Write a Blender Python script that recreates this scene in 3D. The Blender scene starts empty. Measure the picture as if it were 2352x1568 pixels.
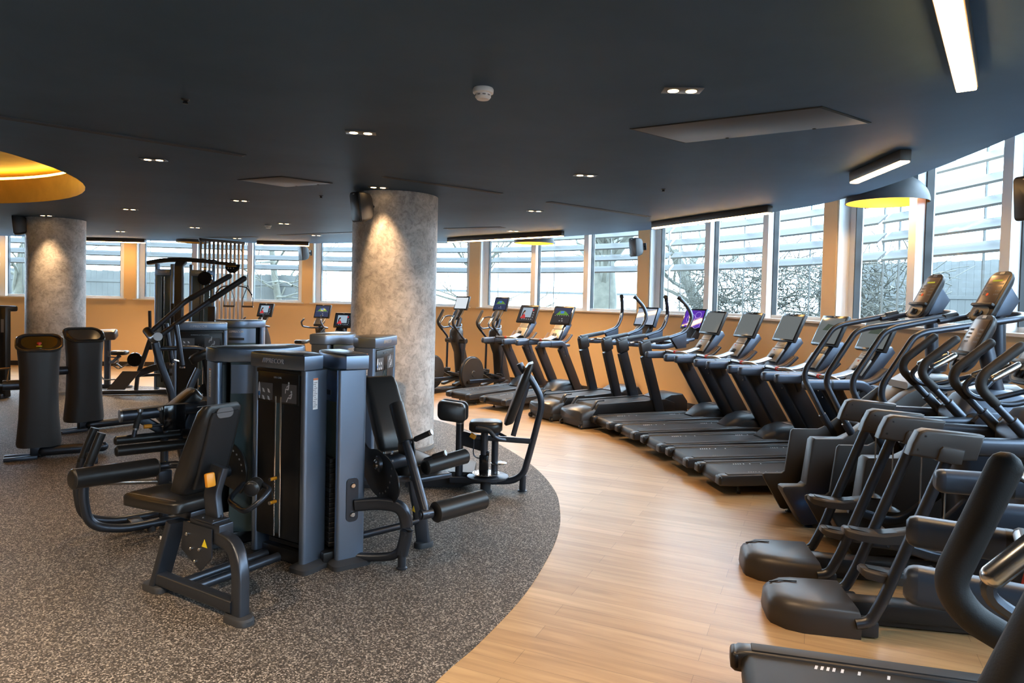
import bpy, bmesh, math, random
from mathutils import Vector, Matrix, geometry
from math import sin, cos, pi, radians as R
random.seed(7)
C = bpy.context.scene.collection
SC = bpy.context.scene

# ---------------------------------------------------------------- camera
cam = bpy.data.cameras.new('camera')
cam.sensor_width = 36.0
cam.lens = 24.0
cam.shift_y = -0.02185
cam.clip_start = 0.05
cam.clip_end = 300
camo = bpy.data.objects.new('camera', cam)
C.objects.link(camo)
_p, _r = R(1.63), math.atan(.0235)
_f = Vector((0, cos(_p), -sin(_p))); _x = Vector((1, 0, 0)); _u = _x.cross(_f)
_x2 = cos(_r)*_x + sin(_r)*_u; _u2 = -sin(_r)*_x + cos(_r)*_u
_m = Matrix((_x2, _u2, -_f)).transposed().to_4x4()
_m.translation = Vector((0, 0, 1.85))
camo.matrix_world = _m
SC.camera = camo
# ---------------------------------------------------------------- light and exposure
SC.view_settings.view_transform = 'Standard'
SC.view_settings.look = 'None'
SC.view_settings.exposure = 0.0
SC.view_settings.gamma = 1.0
SC.view_settings.use_curve_mapping = False
SC.cycles.max_bounces = 8
SC.cycles.diffuse_bounces = 4
SC.cycles.glossy_bounces = 4
SC.cycles.transmission_bounces = 4
SC.cycles.transparent_max_bounces = 12
SC.cycles.sample_clamp_indirect = 6.0
SC.cycles.caustics_reflective = False
SC.cycles.caustics_refractive = False
SKY = 21.0
LAMP = 2.0
w = bpy.data.worlds.new('world'); SC.world = w
w.use_nodes = True
nt = w.node_tree
for n in list(nt.nodes): nt.nodes.remove(n)
bgn = nt.nodes.new('ShaderNodeBackground'); outn = nt.nodes.new('ShaderNodeOutputWorld')
skt = nt.nodes.new('ShaderNodeTexCoord'); skn = nt.nodes.new('ShaderNodeTexNoise'); skr = nt.nodes.new('ShaderNodeValToRGB')
skn.inputs['Scale'].default_value = 1.6; skn.inputs['Detail'].default_value = 4
skr.color_ramp.elements[0].color = (.50, .74, 1, 1); skr.color_ramp.elements[1].color = (.64, .83, 1, 1)
nt.links.new(skt.outputs['Generated'], skn.inputs['Vector']); nt.links.new(skn.outputs['Fac'], skr.inputs['Fac'])
nt.links.new(skr.outputs['Color'], bgn.inputs['Color'])
bgn.inputs['Strength'].default_value = SKY
nt.links.new(bgn.outputs['Background'], outn.inputs['Surface'])

# ---------------------------------------------------------------- materials
MATS = {}
def mat(name, col, rough=.5, metal=0, emis=None, estr=0, bump=0, bscale=60, var=0, vscale=3, spec=.5, coat=0):
    if name in MATS: return MATS[name]
    m = bpy.data.materials.new(name); m.use_nodes = True
    t = m.node_tree; b = t.nodes['Principled BSDF']
    b.inputs['Base Color'].default_value = (*col, 1)
    b.inputs['Roughness'].default_value = rough
    b.inputs['Metallic'].default_value = metal
    b.inputs['Specular IOR Level'].default_value = spec
    b.inputs['Coat Weight'].default_value = coat
    if emis:
        b.inputs['Emission Color'].default_value = (*emis, 1); b.inputs['Emission Strength'].default_value = estr
    tc = None
    if var or bump:
        tc = t.nodes.new('ShaderNodeTexCoord')
    if var:
        n = t.nodes.new('ShaderNodeTexNoise'); n.inputs['Scale'].default_value = vscale; n.inputs['Detail'].default_value = 5
        r = t.nodes.new('ShaderNodeValToRGB')
        r.color_ramp.elements[0].position = .3; r.color_ramp.elements[1].position = .7
        r.color_ramp.elements[0].color = (*[c*(1-var) for c in col], 1)
        r.color_ramp.elements[1].color = (*[min(1, c*(1+var)) for c in col], 1)
        t.links.new(tc.outputs['Object'], n.inputs['Vector']); t.links.new(n.outputs['Fac'], r.inputs['Fac'])
        t.links.new(r.outputs['Color'], b.inputs['Base Color'])
    if bump:
        n2 = t.nodes.new('ShaderNodeTexNoise'); n2.inputs['Scale'].default_value = bscale; n2.inputs['Detail'].default_value = 3
        bp = t.nodes.new('ShaderNodeBump'); bp.inputs['Strength'].default_value = bump; bp.inputs['Distance'].default_value = .002
        t.links.new(tc.outputs['Object'], n2.inputs['Vector']); t.links.new(n2.outputs['Fac'], bp.inputs['Height'])
        t.links.new(bp.outputs['Normal'], b.inputs['Normal'])
    MATS[name] = m
    return m

FRAME = mat('powder_coated_frame', (.075, .085, .105), .36, .8, bump=.08, bscale=400)
TOWER = mat('tower_charcoal', (.25, .32, .43), .36, .9, bump=.06, bscale=300)
BLACK = mat('black_plastic', (.010, .010, .011), .38)
GLOSSBLK = mat('gloss_black', (.006, .006, .007), .12)
PAD = mat('black_upholstery', (.019, .0178, .017), .34, bump=.25, bscale=350)
STITCH = mat('grey_stitching', (.20, .19, .18), .7)
GRAPH = mat('graphite_plastic', (.046, .042, .040), .40, bump=.12, bscale=500)
GRAPHD = mat('dark_graphite_plastic', (.022, .022, .024), .40, bump=.1, bscale=500)
RAILP = mat('blue_grey_rail_plastic', (.075, .092, .125), .40, .5, bump=.08, bscale=400)
BELT = mat('running_belt', (.013, .0125, .0125), .5, bump=.3, bscale=700)
DECKR = mat('deck_side_rail', (.045, .044, .045), .32, bump=.12, bscale=500)
STEEL = mat('brushed_steel', (.55, .54, .52), .25, 1)
CHROME = mat('chrome', (.75, .75, .76), .12, 1)
ALU = mat('satin_aluminium', (.42, .42, .43), .35, 1)
ORANGE = mat('amber_handle_plastic', (.85, .33, .02), .38)
RED = mat('red_plastic', (.65, .04, .02), .35)
YEL = mat('yellow_sticker', (.85, .68, .03), .5)
WHITE = mat('white_decal', (.75, .76, .78), .55)
GREYDEC = mat('grey_decal', (.20, .20, .21), .5)
SILV = mat('silver_lettering', (.60, .60, .62), .35, .3)
SHIELD = mat('smoked_teal_shield', (.075, .115, .125), .22, var=.12, vscale=2)
RUBFOOT = mat('rubber_foot', (.035, .036, .040), .6)
GRIPM = mat('foam_grip', (.014, .014, .015), .6, bump=.2, bscale=300)
BRONZE = mat('bronze_reflective_plate', (.16, .12, .08), .25, .6)
GREYPLATE = mat('grey_console_plate', (.30, .29, .27), .38, .35)

# ---------------------------------------------------------------- mesh tools
def frame_from(d, up=Vector((0, 0, 1))):
    d = d.normalized()
    if abs(d.dot(up)) > .98: up = Vector((0, 1, 0)) if abs(d.y) < .9 else Vector((1, 0, 0))
    s = d.cross(up).normalized()
    return s, s.cross(d).normalized()

def fillet(pts, r, seg=5, closed=False):
    pts = [Vector(p) for p in pts]
    if not r: return pts
    out = []
    n = len(pts)
    for i, p in enumerate(pts):
        if not closed and (i == 0 or i == n-1): out.append(p); continue
        a = pts[i-1]-p; b = pts[(i+1) % n]-p
        la, lb = a.length, b.length
        if la < 1e-6 or lb < 1e-6: continue
        rr = r[i] if isinstance(r, (list, tuple)) else r
        d = min(rr, la*.48, lb*.48)
        p0 = p+a.normalized()*d; p1 = p+b.normalized()*d
        for k in range(seg+1):
            t = k/seg
            out.append((1-t)**2*p0+2*t*(1-t)*p+t*t*p1)
    return out

def rrect(w, h, r, seg=3):
    r = min(r, w*.499, h*.499); o = []
    for cx, cy, a0 in ((w/2-r, h/2-r, 0), (-w/2+r, h/2-r, pi/2), (-w/2+r, -h/2+r, pi), (w/2-r, -h/2+r, 1.5*pi)):
        for k in range(seg+1):
            a = a0+pi/2*k/seg; o.append((cx+r*cos(a), cy+r*sin(a)))
    return o

def circ(rx, ry=None, n=12):
    ry = rx if ry is None else ry
    return [(rx*cos(2*pi*k/n), ry*sin(2*pi*k/n)) for k in range(n)]

class MB:
    def __init__(s): s.v = []; s.f = []
    def add(s, vs, fs, M=None):
        o = len(s.v)
        s.v += [(M @ Vector(v)) if M else Vector(v) for v in vs]
        s.f += [[i+o for i in f] for f in fs]
        return s
    def box(s, c, size, r=.008, rot=(0, 0, 0), seg=2):
        bm = bmesh.new(); bmesh.ops.create_cube(bm, size=1)
        bmesh.ops.scale(bm, vec=Vector(size), verts=bm.verts)
        r = min(r, min(size)*.45)
        if r > 0: bmesh.ops.bevel(bm, geom=bm.edges[:], offset=r, segments=seg, profile=.5, affect='EDGES')
        M = Matrix.Translation(Vector(c))
        for ax, a in zip('ZYX', (rot[2], rot[1], rot[0])):
            if a: M = M @ Matrix.Rotation(a, 4, ax)
        bm.verts.index_update()
        s.add([v.co for v in bm.verts], [[v.index for v in f.verts] for f in bm.faces], M); bm.free()
        return s
    def sweep(s, pts, prof, up=None, cap=True, scales=None, closed=False, rnd=False):
        """profile prof (list of (side, up)) carried along pts; rnd rounds the two ends"""
        pts = [Vector(p) for p in pts]; n = len(pts)
        T = []
        for i in range(n):
            a = pts[i-1] if (i > 0 or closed) else pts[i]; b = pts[(i+1) % n] if (i < n-1 or closed) else pts[i]
            d = b-a
            T.append(d.normalized() if d.length > 1e-9 else Vector((0, 0, 1)))
        S, U = frame_from(T[0], Vector(up) if up else Vector((0, 0, 1)))
        rings = []
        for i in range(n):
            if up:
                S = T[i].cross(Vector(up))
                if S.length < 1e-4: S = rings and S_prev or Vector((1, 0, 0))
                S = S.normalized(); U = S.cross(T[i]).normalized()
            elif i:
                q = T[i-1].rotation_difference(T[i]); S = q @ S; U = q @ U
            S_prev = S
            k = scales[i] if scales else 1.0
            rings.append([pts[i]+(S*a+U*b)*k for a, b in prof])
        if rnd and not closed:
            rad = min(max(abs(a) for a, b in prof), max(abs(b) for a, b in prof))
            c0, cn = pts[0], pts[-1]
            pre = []; post = []
            for k in (1, 2, 3):
                a = pi/2*k/3.3
                pre.append([c0-T[0]*rad*sin(a)+(p-c0)*cos(a) for p in rings[0]])
                post.append([cn+T[-1]*rad*sin(a)+(p-cn)*cos(a) for p in rings[-1]])
            rings = pre[::-1]+rings+post
        return s.loft(rings, cap, closed)
    def tube(s, pts, r, n=10, fil=0, seg=5, rnd=False, cap=True, closed=False, scales=None):
        return s.sweep(fillet(pts, fil, seg, closed), circ(r, None, n), cap=cap, rnd=rnd, closed=closed, scales=scales)
    def bar(s, pts, w, h, r=.01, fil=0, seg=5, up=(0, 0, 1), rnd=False, closed=False, scales=None):
        return s.sweep(fillet(pts, fil, seg, closed), rrect(w, h, r), up=up, rnd=rnd, closed=closed, scales=scales)
    def loft(s, rings, cap=True, closed=False):
        m = len(rings[0]); vs = [v for r in rings for v in r]; fs = []
        nr = len(rings)
        for i in range(nr if closed else nr-1):
            for j in range(m):
                a = i*m+j; b = i*m+(j+1) % m; i2 = (i+1) % nr
                fs.append([a, b, i2*m+(j+1) % m, i2*m+j])
        if cap and not closed:
            fs.append(list(range(m))[::-1]); fs.append([(nr-1)*m+j for j in range(m)])
        return s.add(vs, fs)
    def prism(s, poly, lo, hi, plane='xz', r=.006, seg=2, M=None, taper=0):
        """poly in a plane ('xz' extrudes along y, 'xy' along z, 'yz' along x), bevelled at both rims"""
        mp = {'xz': lambda a, b, c: (a, c, b), 'xy': lambda a, b, c: (a, b, c), 'yz': lambda a, b, c: (c, a, b)}[plane]
        bm = bmesh.new()
        vb = [bm.verts.new(mp(a, b, lo)) for a, b in poly]; vt = [bm.verts.new(mp(a, b, hi)) for a, b in poly]
        n = len(poly)
        f0 = bm.faces.new(vb[::-1]); f1 = bm.faces.new(vt)
        for i in range(n): bm.faces.new((vb[i], vb[(i+1) % n], vt[(i+1) % n], vt[i]))
        bmesh.ops.recalc_face_normals(bm, faces=bm.faces[:])
        if r:
            bmesh.ops.bevel(bm, geom=list(set(f0.edges[:]+f1.edges[:])), offset=min(r, abs(hi-lo)*.45), segments=seg, profile=.5, affect='EDGES')
        bm.verts.index_update()
        s.add([v.co for v in bm.verts], [[v.index for v in f.verts] for f in bm.faces], M); bm.free()
        return s
    def lathe(s, prof, n=24, c=(0, 0, 0), M=None, cap=True):
        """prof: list of (radius, height), turned about z"""
        vs = []; fs = []
        for (r, z) in prof:
            for k in range(n): vs.append((c[0]+r*cos(2*pi*k/n), c[1]+r*sin(2*pi*k/n), c[2]+z))
        for i in range(len(prof)-1):
            for k in range(n): fs.append([i*n+k, i*n+(k+1) % n, (i+1)*n+(k+1) % n, (i+1)*n+k])
        if cap: fs.append(list(range(n))[::-1]); fs.append([(len(prof)-1)*n+k for k in range(n)])
        return s.add(vs, fs, M)
    def cyl(s, a, b, r, n=16, bev=.003):
        a = Vector(a); b = Vector(b); L = (b-a).length
        bev = min(bev, L*.3, r*.4)
        M = Matrix.Translation(a) @ Vector((0, 0, 1)).rotation_difference((b-a).normalized()).to_matrix().to_4x4()
        return s.lathe([(r-bev, 0), (r, bev), (r, L-bev), (r-bev, L)], n, M=M)
    def move(s, M):
        s.v = [M @ v for v in s.v]; return s
    def pad(s, w, l, t, r=.03, crown=.012, M=None):
        """upholstered slab: w along y, l along x, t thick, top swollen"""
        o = rrect(l, w, min(r*1.6, w*.45, l*.45), 5)
        rings = []
        for z, k in ((-t/2, -.012), (-t/2+.008, 0), (t/2-.018, 0), (t/2-.006, -.006), (t/2, -.018), (t/2+crown*.6, -min(w, l)*.16), (t/2+crown, -min(w, l)*.34)):
            rings.append([Vector((a*(1+2*k/l), b*(1+2*k/w), z)) for a, b in o])
        m = MB().loft(rings); s.add(m.v, m.f, M); return s
    def obj(s, name, material, parent=None, ang=38, label=None):
        me = bpy.data.meshes.new(name)
        me.from_pydata([tuple(v) for v in s.v], [], s.f)
        bm = bmesh.new(); bm.from_mesh(me)
        bmesh.ops.recalc_face_normals(bm, faces=bm.faces[:])
        bm.to_mesh(me); bm.free()
        me.polygons.foreach_set('use_smooth', [True]*len(me.polygons))
        me.set_sharp_from_angle(angle=R(ang))
        me.materials.append(material)
        o = bpy.data.objects.new(name, me); C.objects.link(o)
        if parent is not None: o.parent = parent
        if label: o['label'] = label
        return o

def rotM(c, rx=0, ry=0, rz=0):
    return Matrix.Translation(Vector(c)) @ Matrix.Rotation(rz, 4, 'Z') @ Matrix.Rotation(ry, 4, 'Y') @ Matrix.Rotation(rx, 4, 'X')

def tag(o, label, cat, group=None, kind=None):
    o['label'] = label
    if cat: o['category'] = cat
    if group: o['group'] = group
    if kind: o['kind'] = kind
    return o
def thing(name, label, cat, loc=(0, 0, 0), head=(1, 0), group=None):
    o = bpy.data.objects.new(name, None); C.objects.link(o)
    o.location = loc; o.rotation_euler = (0, 0, math.atan2(head[1], head[0])); o.empty_display_size = .2
    return tag(o, label, cat, group)
def struct(o):
    o['kind'] = 'structure'; return o
def copy_tree(o, parent=None):
    c = o.copy(); C.objects.link(c)
    if parent is not None: c.parent = parent; c.matrix_parent_inverse = o.matrix_parent_inverse.copy()
    for ch in list(o.children): copy_tree(ch, c)
    return c
def dup(o, label, loc, head, group=None):
    c = copy_tree(o); c['label'] = label
    c.location = loc; c.rotation_euler = (0, 0, math.atan2(head[1], head[0]))
    if group: c['group'] = group
    return c
def text(s, size, material, parent, M, name='lettering', ext=.0008, shear=0, align='CENTER'):
    cu = bpy.data.curves.new(name, 'FONT'); cu.body = s; cu.size = size; cu.extrude = ext; cu.align_x = align; cu.align_y = 'CENTER'; cu.shear = shear
    cu.resolution_u = 3
    cu.materials.append(material)
    tmp = bpy.data.objects.new(name, cu); C.objects.link(tmp)
    dg = bpy.context.evaluated_depsgraph_get(); me = bpy.data.meshes.new_from_object(tmp.evaluated_get(dg))
    bpy.data.objects.remove(tmp)
    o = bpy.data.objects.new(name, me); C.objects.link(o)
    if parent is not None: o.parent = parent
    o.matrix_local = M
    return o
# text on a face whose outward normal is local +x, reading left-to-right for someone facing it
def faceM(c, tilt=0):
    return Matrix.Translation(Vector(c)) @ Matrix.Rotation(tilt, 4, 'Y') @ Matrix(((0, 0, 1, 0), (1, 0, 0, 0), (0, 1, 0, 0), (0, 0, 0, 1)))
# ================================================================ room shell
CEIL, SILL, TOPZ = 3.08, 1.66, 3.62
WP = [(3.1,-3.2),(3.9,0),(4.33,3),(4.42,6),(4.15,9),(3.5,11.2),(2.45,13),(.7,14.8),(-1.5,16.1),(-4.5,16.9),(-7,17.0),(-9.5,16.7),(-13,16.2),(-17,15.6)]
def catmull(P, n=24):
    out = []
    for i in range(len(P)-1):
        p0, p1, p2, p3 = [Vector(P[max(0, min(len(P)-1, i+k))]) for k in (-1, 0, 1, 2)]
        for k in range(n):
            t = k/n
            out.append(.5*(2*p1+(p2-p0)*t+(2*p0-5*p1+4*p2-p3)*t*t+(3*p1-p0-3*p2+p3)*t**3))
    out.append(Vector(P[-1])); return out
WC = catmull(WP, 40)
WS = [0.0]
for a, b in zip(WC, WC[1:]): WS.append(WS[-1]+(b-a).length)
def wall_at(s, off=0):
    """point on the window wall at arc length s, moved OFF metres outwards"""
    import bisect
    i = max(0, min(len(WS)-2, bisect.bisect_right(WS, s)-1))
    t = (s-WS[i])/(WS[i+1]-WS[i]); p = WC[i].lerp(WC[i+1], t)
    d = (WC[i+1]-WC[i]).normalized()
    return Vector((p.x+d.y*off, p.y-d.x*off))
def arc(s0, s1, off, step=.25):
    n = max(1, int((s1-s0)/step)); return [wall_at(s0+(s1-s0)*k/n, off) for k in range(n+1)]
def strip(m, s0, s1, o0, o1, z0, z1, step=.25):
    """solid that follows the wall from s0 to s1, between offsets o0..o1 and heights z0..z1"""
    A = arc(s0, s1, o0, step); B = arc(s0, s1, o1, step)
    m.loft([[(a.x, a.y, z0), (b.x, b.y, z0), (b.x, b.y, z1), (a.x, a.y, z1)] for a, b in zip(A, B)])
SMAX = WS[-1]

def noise_mix_material(name, stops, scale, rough, detail=8, distortion=0, bump=.1):
    m = bpy.data.materials.new(name); m.use_nodes = True
    t = m.node_tree; b = t.nodes['Principled BSDF']; b.inputs['Roughness'].default_value = rough
    tc = t.nodes.new('ShaderNodeTexCoord'); n = t.nodes.new('ShaderNodeTexNoise')
    n.inputs['Scale'].default_value = scale; n.inputs['Detail'].default_value = detail; n.inputs['Distortion'].default_value = distortion
    n.inputs['Roughness'].default_value = .62
    r = t.nodes.new('ShaderNodeValToRGB'); e = r.color_ramp.elements
    while len(e) < len(stops): e.new(.5)
    for k, (p, c) in enumerate(stops): e[k].position = p; e[k].color = (*c, 1)
    t.links.new(tc.outputs['Object'], n.inputs['Vector']); t.links.new(n.outputs['Fac'], r.inputs['Fac']); t.links.new(r.outputs['Color'], b.inputs['Base Color'])
    if bump:
        bp = t.nodes.new('ShaderNodeBump'); bp.inputs['Strength'].default_value = bump; bp.inputs['Distance'].default_value = .01
        t.links.new(n.outputs['Fac'], bp.inputs['Height']); t.links.new(bp.outputs['Normal'], b.inputs['Normal'])
    return m

WALLP = mat('tan_wall_paint', (.74, .53, .295), .62, bump=.03, bscale=120)
WHITEP = mat('white_window_paint', (.78, .80, .81), .4)
SILLP = mat('sill_board_paint', (.72, .68, .63), .4)
GASKET = mat('black_window_gasket', (.012, .014, .016), .5)
BASEB = mat('dark_skirting', (.022, .020, .019), .45)
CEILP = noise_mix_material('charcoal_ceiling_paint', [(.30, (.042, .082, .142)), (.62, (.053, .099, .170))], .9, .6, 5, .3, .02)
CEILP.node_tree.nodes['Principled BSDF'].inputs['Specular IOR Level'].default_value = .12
GOLD = noise_mix_material('gold_leaf_paint', [(.3, (.30, .19, .045)), (.7, (.46, .30, .075))], 1.5, .45, 5, .4, .05)

# --- wood floor: staggered planks running diagonally across the room
WOODF = bpy.data.materials.new('oak_plank_floor'); WOODF.use_nodes = True
t = WOODF.node_tree; b = t.nodes['Principled BSDF']; L = t.links.new
tc = t.nodes.new('ShaderNodeTexCoord'); mp = t.nodes.new('ShaderNodeMapping'); mp.inputs['Rotation'].default_value = (0, 0, R(24))
L(tc.outputs['Object'], mp.inputs['Vector'])
br = t.nodes.new('ShaderNodeTexBrick'); br.inputs['Scale'].default_value = 1; br.inputs['Brick Width'].default_value = 1.35; br.inputs['Row Height'].default_value = .15
br.inputs['Mortar Size'].default_value = .0012; br.inputs['Mortar Smooth'].default_value = .4; br.offset = .37; br.squash = 1
br.inputs['Color1'].default_value = (.46, .285, .132, 1); br.inputs['Color2'].default_value = (.55, .36, .18, 1); br.inputs['Mortar'].default_value = (.20, .12, .06, 1)
br.inputs['Bias'].default_value = 0
L(mp.outputs['Vector'], br.inputs['Vector'])
ms = t.nodes.new('ShaderNodeMapping'); ms.inputs['Scale'].default_value = (.7, 9, 1); L(mp.outputs['Vector'], ms.inputs['Vector'])
gn = t.nodes.new('ShaderNodeTexNoise'); gn.inputs['Scale'].default_value = 2.2; gn.inputs['Detail'].default_value = 7; gn.inputs['Distortion'].default_value = .8; L(ms.outputs['Vector'], gn.inputs['Vector'])
gr = t.nodes.new('ShaderNodeValToRGB'); gr.color_ramp.elements[0].position = .3; gr.color_ramp.elements[1].position = .72
gr.color_ramp.elements[0].color = (.74, .70, .66, 1); gr.color_ramp.elements[1].color = (1.1, 1.1, 1.1, 1); L(gn.outputs['Fac'], gr.inputs['Fac'])
mx = t.nodes.new('ShaderNodeMix'); mx.data_type = 'RGBA'; mx.blend_type = 'MULTIPLY'; mx.inputs['Factor'].default_value = .85
L(br.outputs['Color'], mx.inputs['A']); L(gr.outputs['Color'], mx.inputs['B']); L(mx.outputs['Result'], b.inputs['Base Color'])
b.inputs['Roughness'].default_value = .36; b.inputs['Specular IOR Level'].default_value = .45
bp = t.nodes.new('ShaderNodeBump'); bp.inputs['Strength'].default_value = .06; bp.inputs['Distance'].default_value = .003
L(gn.outputs['Fac'], bp.inputs['Height']); L(bp.outputs['Normal'], b.inputs['Normal'])

# --- speckled rubber floor
RUBF = bpy.data.materials.new('speckled_rubber_floor'); RUBF.use_nodes = True
t = RUBF.node_tree; b = t.nodes['Principled BSDF']; L = t.links.new
tc = t.nodes.new('ShaderNodeTexCoord')
vo = t.nodes.new('ShaderNodeTexVoronoi'); vo.inputs['Scale'].default_value = 150; L(tc.outputs['Object'], vo.inputs['Vector'])
sp = t.nodes.new('ShaderNodeSeparateColor'); L(vo.outputs['Color'], sp.inputs['Color'])
rr = t.nodes.new('ShaderNodeValToRGB'); rr.color_ramp.interpolation = 'CONSTANT'
e = rr.color_ramp.elements; e[0].position = 0; e[0].color = (.040, .034, .029, 1); e[1].position = .42; e[1].color = (.085, .073, .062, 1)
q = e.new(.66); q.color = (.18, .157, .135, 1); q = e.new(.84); q.color = (.40, .355, .31, 1)
L(sp.outputs['Red'], rr.inputs['Fac']); L(rr.outputs['Color'], b.inputs['Base Color'])
b.inputs['Roughness'].default_value = .62; b.inputs['Specular IOR Level'].default_value = .35
bp = t.nodes.new('ShaderNodeBump'); bp.inputs['Strength'].default_value = .25; bp.inputs['Distance'].default_value = .002
L(sp.outputs['Green'], bp.inputs['Height']); L(bp.outputs['Normal'], b.inputs['Normal'])

# --- concrete columns
CONC = bpy.data.materials.new('mottled_concrete'); CONC.use_nodes = True
t = CONC.node_tree; b = t.nodes['Principled BSDF']; L = t.links.new
tc = t.nodes.new('ShaderNodeTexCoord')
n1 = t.nodes.new('ShaderNodeTexNoise'); n1.inputs['Scale'].default_value = 2.3; n1.inputs['Detail'].default_value = 9; n1.inputs['Roughness'].default_value = .66; n1.inputs['Distortion'].default_value = .7
n2 = t.nodes.new('ShaderNodeTexNoise'); n2.inputs['Scale'].default_value = 14; n2.inputs['Detail'].default_value = 9; n2.inputs['Roughness'].default_value = .7; n2.inputs['Distortion'].default_value = 1.2
r1 = t.nodes.new('ShaderNodeValToRGB'); e = r1.color_ramp.elements
e[0].position = .30; e[0].color = (.28, .26, .245, 1); e[1].position = .72; e[1].color = (.74, .70, .66, 1); q = e.new(.5); q.color = (.54, .505, .47, 1)
r2 = t.nodes.new('ShaderNodeValToRGB'); e = r2.color_ramp.elements
e[0].position = .34; e[0].color = (.55, .53, .52, 1); e[1].position = .56; e[1].color = (1, 1, 1, 1)
for n_ in (n1, n2): L(tc.outputs['Object'], n_.inputs['Vector'])
L(n1.outputs['Fac'], r1.inputs['Fac']); L(n2.outputs['Fac'], r2.inputs['Fac'])
mx = t.nodes.new('ShaderNodeMix'); mx.data_type = 'RGBA'; mx.blend_type = 'MULTIPLY'; mx.inputs['Factor'].default_value = .9
L(r1.outputs['Color'], mx.inputs['A']); L(r2.outputs['Color'], mx.inputs['B']); L(mx.outputs['Result'], b.inputs['Base Color'])
b.inputs['Roughness'].default_value = .5
bp = t.nodes.new('ShaderNodeBump'); bp.inputs['Strength'].default_value = .3; bp.inputs['Distance'].default_value = .01
L(n2.outputs['Fac'], bp.inputs['Height']); L(bp.outputs['Normal'], b.inputs['Normal'])

# --- floors
def flat(name, outline, z0, z1, m):
    mb = MB()
    tri = geometry.tessellate_polygon([[Vector((x, y, 0)) for x, y in outline]])
    n = len(outline)
    mb.add([(x, y, z1) for x, y in outline], tri)
    mb.add([(x, y, z0) for x, y in outline]+[(x, y, z1) for x, y in outline], [[i, (i+1) % n, n+(i+1) % n, n+i] for i in range(n)])
    return mb.obj(name, m, ang=30)
outer = [(p.x, p.y) for p in arc(0, SMAX, .5, .5)]
fl = struct(flat('floor', outer+[(-17.6, -5), (2.6, -5)], -.1, 0, WOODF))
mat_edge = [(-3.2, -3.0), (-2.3, -.9), (-1.35, 1.0), (-.76, 2.2), (-.33, 3.23), (-.14, 3.61), (.11, 4.21), (.3, 4.87), (.41, 5.4), (.46, 5.9), (.46, 6.55), (.34, 7.29), (.14, 7.98), (-.17, 8.75), (-.56, 9.5), (-1.13, 10.3), (-2.1, 11.2), (-3.6, 12.1), (-5.3, 12.8), (-7.04, 13.2), (-8.6, 13.2), (-10.4, 12.7), (-12.5, 11.4), (-14.3, 9.3)]
me_ = [(p.x, p.y) for p in catmull(mat_edge, 10)]
rf = struct(flat('rubber_floor', me_+[(-15.5, -3)], 0, .004, RUBF))

# --- solid wall below the windows, with skirting and sill boards
m = MB(); strip(m, 0, SMAX, 0, .30, 0, SILL-.03); struct(m.obj('wall_window_side', WALLP, ang=25))
m = MB(); strip(m, 0, SMAX, -.015, 0, 0, .11); struct(m.obj('baseboard_window_side', BASEB, ang=25))
m = MB(); strip(m, 0, SMAX, .25, .30, TOPZ-.05, TOPZ+.25); struct(m.obj('wall_head', WALLP, ang=25))
m = MB(); m.box((-17.2, 5.3, 1.9), (.2, 21, 3.9), 0); struct(m.obj('wall_left', mat('dark_wall_paint', (.05, .052, .058), .6)))
m = MB(); m.box((-7, -4.9, 1.9), (21, .2, 3.9), 0); struct(m.obj('wall_back', mat('dark_wall_paint', (.05, .052, .058), .6)))
# --- high slot ceiling between the dropped ceiling and the windows
m = MB(); strip(m, 0, SMAX, -2.6, .3, TOPZ, TOPZ+.05, .5); struct(m.obj('ceiling_slot', WHITEP, ang=25))

# --- windows: three lights per bay
GLASS = bpy.data.materials.new('window_glass'); GLASS.use_nodes = True
t = GLASS.node_tree
for n_ in list(t.nodes): t.nodes.remove(n_)
o_ = t.nodes.new('ShaderNodeOutputMaterial'); mix = t.nodes.new('ShaderNodeMixShader'); tr = t.nodes.new('ShaderNodeBsdfTransparent'); gl = t.nodes.new('ShaderNodeBsdfGlossy')
tr.inputs['Color'].default_value = (.95, .985, .99, 1); gl.inputs['Roughness'].default_value = .02
fr = t.nodes.new('ShaderNodeFresnel'); fr.inputs['IOR'].default_value = 1.06
t.links.new(fr.outputs['Fac'], mix.inputs['Fac']); t.links.new(tr.outputs['BSDF'], mix.inputs[1]); t.links.new(gl.outputs['BSDF'], mix.inputs[2]); t.links.new(mix.outputs['Shader'], o_.inputs['Surface'])

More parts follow.
